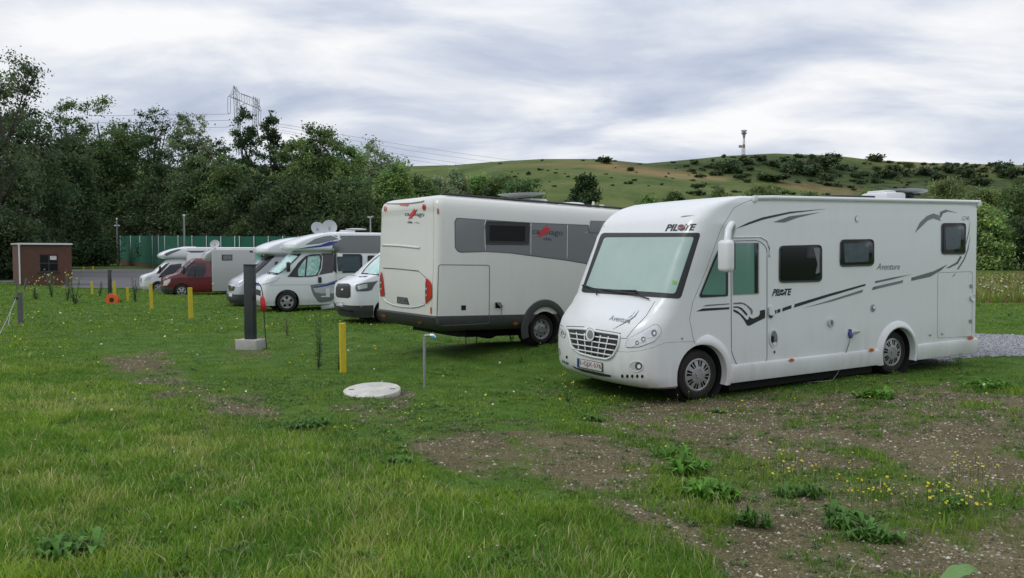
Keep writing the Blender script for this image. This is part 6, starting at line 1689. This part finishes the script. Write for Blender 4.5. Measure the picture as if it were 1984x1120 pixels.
# individual weeds
def tall_weed(px, py, hpx, lab, col, seed, wide=.16, name='tall_weed', fl=None, lf=.05, n=160, stems=3):
    g = ground_px(px, py); r_ = np.random.default_rng(seed); h_ = hpx * g.y / F
    o = empty(name, g); tag(o, lab, 'weed', 'tall weeds standing in the field')
    bm = bmesh.new(); P = []; sc = g.y / 13
    for s_ in range(stems):
        a = r_.random() * 6.28; top = Vector((math.cos(a) * wide * h_ * .7, math.sin(a) * wide * h_ * .5, h_ * (1 - .18 * s_ * r_.random()))); m_ = top * .5 + Vector((r_.normal() * .03, 0, 0))
        tube(bm, [(0, 0, -.03), m_, top], [.007 * sc, .005 * sc, .002 * sc], 5); P.append((m_, top))
    bmobj('stem', bm, mat('weed_stem', (.07, .12, .04), .7), o) if 'weed_stem' not in bpy.data.materials else bmobj('stem', bm, bpy.data.materials['weed_stem'], o)
    V, C = [], []
    for i in range(n):
        m_, top = P[i % stems]; t = r_.random() ** .8
        p = np.array((m_ * (t * 2)) if t < .5 else m_.lerp(top, t * 2 - 1)); a = r_.random() * 6.28; L = lf * sc * (1.25 - .75 * t) * (.6 + .7 * r_.random())
        d = np.array([math.cos(a), math.sin(a), .5 - .6 * r_.random()]) * L; s_ = np.array([-math.sin(a), math.cos(a), .2]) * L * .22
        V.append([p, p + d * .5 - s_, p + d, p + d * .5 + s_, p + d * .5 + [0, 0, -L * .06]]); C.append(np.array(col) * (.65 + .7 * r_.random()))
    V = np.array(V, float); C = np.array(C)
    link('foliage', scatter_mesh('foliage', V, 5, C, M['grass'], Fa=LF), None, o)
    if fl is not None:
        V, C = [], []
        for i in range(14):
            m_, top = P[i % stems]; p = np.array(top) + r_.normal(size=3) * np.array([.05, .05, .06]) * sc; q = .012 * sc * (.6 + .8 * r_.random())
            V.append([p + [-q, 0, 0], p + [0, -q * .4, -q], p + [q, 0, 0], p + [0, q * .4, q]]); C.append(np.array(fl) * (.8 + .4 * r_.random()))
        link('flower_head', scatter_mesh('flower_head', np.array(V, float), 4, np.array(C), M['grass']), None, o)
GW, PW, RW = (.04, .085, .03), (.12, .15, .06), (.11, .09, .04)
tall_weed(617, 716, 118, 'tall dark green thistle-like weed left of the nearest yellow post', GW, 1, .08, n=260, stems=3, lf=.07)
tall_weed(656, 716, 52, 'leafy weed leaning against the left side of the nearest yellow post', GW, 2, .2, n=90, lf=.06)
tall_weed(992, 668, 62, 'pale straggly weed in front of the off-white motorhome skirt', (.20, .20, .10), 3, .22, n=70, fl=(.5, .5, .3), lf=.06)
tall_weed(1078, 660, 50, 'yellow-green weed before the rear wheel of the off-white motorhome', (.14, .18, .04), 4, .2, n=60)
tall_weed(556, 650, 34, 'reddish dock weed in the lawn right of the near service post', RW, 5, .15, n=60, fl=(.16, .07, .03))
tall_weed(145, 590, 70, 'tall grey-green weeds left of the distant dark service post', GW, 6, .3, n=200, stems=5)
tall_weed(262, 585, 50, 'tall weed before the nose of the farthest white camper', GW, 7, .15, n=140, stems=4)
tall_weed(100, 575, 46, 'weed with pale tops under the window of the brick shed', PW, 8, .3, n=140, stems=5, fl=(.4, .42, .15))
tall_weed(68, 580, 36, 'weed by the left part of the brick shed wall', PW, 9, .3, n=120, stems=5, fl=(.45, .42, .1))
tall_weed(131, 582, 48, 'yellow-topped weed at the right corner of the brick shed', PW, 10, .25, n=120, stems=4, fl=(.5, .45, .08))
tall_weed(193, 575, 30, 'small weed left of the orange cable reel', GW, 11, .2, n=60)
tall_weed(1380, 742, 30, 'yellow-flowered weed before the front step of the nearest motorhome', (.10, .14, .03), 12, .35, n=40, fl=(.5, .5, .12))
tall_weed(1478, 748, 36, 'pale-flowered weed before the dark gap under the nearest motorhome', (.10, .14, .03), 13, .35, n=40, fl=(.6, .58, .3))
tall_weed(1590, 738, 42, 'branching yellow-flowered weed left of the hanging mains cable', (.11, .16, .03), 14, .35, n=60, fl=(.55, .55, .12), stems=4)
tall_weed(1860, 716, 34, 'leafy weed behind the rear wheel of the nearest motorhome', (.07, .14, .025), 15, .3, n=60)
tall_weed(1100, 778, 44, 'thin yellow-flowered weed in front of the number plate', (.09, .13, .03), 16, .4, n=30, fl=(.6, .55, .1), stems=4)
def dock(px, py, r_, nl, lab, col, up=.8, name='leafy_weed'):
    g = ground_px(px, py)
    n = int(nl / 2.6) + 2; x = g.x + rng.normal(size=n) * r_ * .36; y = g.y + rng.normal(size=n) * r_ * .33
    V, C = leaves_mesh(x, y, r_ * .42 * (.6 + .7 * rng.random(n)), np.repeat([col], n, 0) * (.8 + .4 * rng.random((n, 1))), 12, up)
    o = link(name, scatter_mesh(name, V, 5, C, M['grass'], Fa=LF), None); tag(o, lab, 'weed', 'leafy weed clumps on the bare patch')
L1, L2 = np.array([.10, .24, .028]), np.array([.085, .19, .035])
dock(1335, 915, .26, 60, 'large bright green weed clump on the edge of the bare strip', L1); dock(1370, 960, .24, 60, 'bright green weed clump just below the largest one', L1)
dock(1300, 885, .2, 40, 'green weed clump upper left of the largest one', L1); dock(1545, 960, .18, 50, 'compact dark green weed clump in the middle of the bare patch', L2)
dock(1640, 1020, .22, 40, 'wide low weed clump at the lower middle of the bare patch', L2); dock(1700, 1045, .18, 40, 'wide low weed clump right of its twin at the lower middle', L2)
dock(1460, 1020, .13, 40, 'small grassy tuft alone on the bare strip', L2, 1.3); dock(1850, 985, .16, 30, 'weed clump with the thickest yellow flowers', L2)
dock(1390, 800, .16, 30, 'leafy clump on the soil below the front wheel', L2, .5); dock(1150, 815, .2, 40, 'leafy clump left of the bare patch, below the front bumper', L2, .5)
dock(1700, 770, .3, 60, 'leafy clump below the rear wheel of the nearest motorhome', L1, .5); dock(1900, 750, .35, 60, 'leafy clump at the right edge beside the gravel road', L1, .5)
dock(770, 900, .18, 40, 'leafy clump in the grass beneath the manhole cover', L2, .6); dock(600, 830, .22, 60, 'dark leafy clump between the gravelly patches', L2, .7)
dock(480, 985, .16, 16, 'broad-leaved plant in the foreground grass', L1, .9); dock(715, 1075, .13, 14, 'broad round-leaved plant low in the foreground grass', L1, .5)
dock(130, 1080, .2, 40, 'dark nettle clump at the lower left corner', L2, .9)
# big leaf at the lower right corner
g = ground_px(1850, 1135); bm = bmesh.new(); prev = None
for i in range(9):
    t = i / 8; c = Vector((-.10 + .30 * t, .02, .035 + .095 * math.sin(t * 2.3))); w_ = .052 * math.sin(math.pi * min(1, .12 + t * .88)) + .004
    ring = [bm.verts.new(c + Vector((0, -w_, -.012 + .008 * math.sin(i * 2.2)))), bm.verts.new(c), bm.verts.new(c + Vector((0, w_, .022 + .008 * math.cos(i * 1.9))))]
    if prev:
        for k in range(2): f_ = bm.faces.new((prev[k], prev[k + 1], ring[k + 1], ring[k])); f_.smooth = True
    prev = ring
o = bmobj('broad_leaf', bm, mat('broad_leaf', (.13, .24, .06), .5, noise=(30, .6, (.08, .17, .035)), bump=(60, .4))); o.location = g - Vector((0, 0, .02)); o.rotation_euler = (0, 0, R(12)); o.scale = (.72, .72, .72); tag(o, 'single large pale green leaf poking up at the lower right corner', 'leaf')
bm = bmesh.new(); tube(bm, [(-.10, .02, .035), (-.08, .02, -.03)], .006, 5); o2 = bmobj('stalk', bm, bpy.data.materials['weed_stem'], o)
# ------------------------------------------------------------------ sky, sun, camera
w = bpy.data.worlds.new('World'); SC.world = w; w.use_nodes = True
nt = w.node_tree; nt.nodes.clear(); N = nt.nodes.new; Lk = nt.links.new
SUN_EL, SUN_AZ = R(48), R(-105)     # azimuth measured clockwise from +Y (the view direction)
out = N('ShaderNodeOutputWorld')
sky = N('ShaderNodeTexSky'); sky.sky_type = 'NISHITA'; sky.sun_disc = False; sky.sun_elevation = SUN_EL; sky.sun_rotation = SUN_AZ
b1 = N('ShaderNodeBackground'); b1.inputs['Strength'].default_value = .09; Lk(sky.outputs['Color'], b1.inputs['Color'])
tc = N('ShaderNodeTexCoord'); sp = N('ShaderNodeSeparateXYZ'); Lk(tc.outputs['Generated'], sp.inputs['Vector'])
zz = N('ShaderNodeMath'); zz.operation = 'MAXIMUM'; zz.inputs[1].default_value = 0; Lk(sp.outputs['Z'], zz.inputs[0])
za = N('ShaderNodeMath'); za.operation = 'ADD'; za.inputs[1].default_value = .20; Lk(zz.outputs[0], za.inputs[0])
dx = N('ShaderNodeMath'); dx.operation = 'DIVIDE'; Lk(sp.outputs['X'], dx.inputs[0]); Lk(za.outputs[0], dx.inputs[1])
dy = N('ShaderNodeMath'); dy.operation = 'DIVIDE'; Lk(sp.outputs['Y'], dy.inputs[0]); Lk(za.outputs[0], dy.inputs[1])
cb = N('ShaderNodeCombineXYZ'); Lk(dx.outputs[0], cb.inputs['X']); Lk(dy.outputs[0], cb.inputs['Y'])
mp = N('ShaderNodeMapping'); mp.inputs['Scale'].default_value = (1.25, 1.9, 1); mp.inputs['Rotation'].default_value = (0, 0, R(14)); mp.inputs['Location'].default_value = (9.4, 6.2, 0)
Lk(cb.outputs[0], mp.inputs['Vector'])
n1 = N('ShaderNodeTexNoise'); n1.inputs['Scale'].default_value = 1.0; n1.inputs['Detail'].default_value = 9; n1.inputs['Roughness'].default_value = .53; n1.inputs['Distortion'].default_value = .35
Lk(mp.outputs[0], n1.inputs['Vector'])
cr = N('ShaderNodeValToRGB'); e = cr.color_ramp.elements
e[0].position = .36; e[0].color = (.50, .56, .70, 1); e[1].position = .64; e[1].color = (1.0, 1.0, 1.0, 1)
k = cr.color_ramp.elements.new(.46); k.color = (.64, .69, .80, 1)
k = cr.color_ramp.elements.new(.54); k.color = (.82, .845, .90, 1)
Lk(n1.outputs['Fac'], cr.inputs['Fac'])
# brighter, milkier towards the horizon
hz = N('ShaderNodeMapRange'); hz.inputs['From Min'].default_value = 0; hz.inputs['From Max'].default_value = .16; hz.inputs['To Min'].default_value = .45; hz.inputs['To Max'].default_value = 0
Lk(sp.outputs['Z'], hz.inputs['Value'])
mh = N('ShaderNodeMix'); mh.data_type = 'RGBA'; Lk(hz.outputs[0], mh.inputs['Factor']); Lk(cr.outputs[0], mh.inputs['A']); mh.inputs['B'].default_value = (.80, .83, .89, 1)
b2 = N('ShaderNodeBackground')
zs = N('ShaderNodeMapRange'); zs.inputs['From Min'].default_value = .25; zs.inputs['From Max'].default_value = .9; zs.inputs['To Min'].default_value = 1.0; zs.inputs['To Max'].default_value = 1.45
Lk(sp.outputs['Z'], zs.inputs['Value']); Lk(zs.outputs[0], b2.inputs['Strength']); Lk(mh.outputs['Result'], b2.inputs['Color'])
mx = N('ShaderNodeMixShader'); mx.inputs['Fac'].default_value = .93; Lk(b1.outputs[0], mx.inputs[1]); Lk(b2.outputs[0], mx.inputs[2])
Lk(mx.outputs[0], out.inputs['Surface'])
sl = bpy.data.lights.new('sun', 'SUN'); sl.energy = .9; sl.angle = R(22); sl.color = (1, .97, .92)
so = bpy.data.objects.new('sun', sl); COL.objects.link(so)
sd = Vector((math.sin(SUN_AZ) * math.cos(SUN_EL), math.cos(SUN_AZ) * math.cos(SUN_EL), math.sin(SUN_EL)))
so.rotation_euler = (-sd).to_track_quat('-Z', 'Y').to_euler()
cd = bpy.data.cameras.new('camera'); cd.sensor_width = 36; cd.lens = 36 * F / 1984; cd.clip_end = 6000; cd.clip_start = .1
co = bpy.data.objects.new('camera', cd); COL.objects.link(co); co.location = CAM; co.rotation_euler = (R(90) - PITCH, 0, 0)
SC.camera = co
SC.view_settings.view_transform = 'Standard'; SC.view_settings.look = 'None'; SC.view_settings.exposure = .03; SC.view_settings.gamma = 1
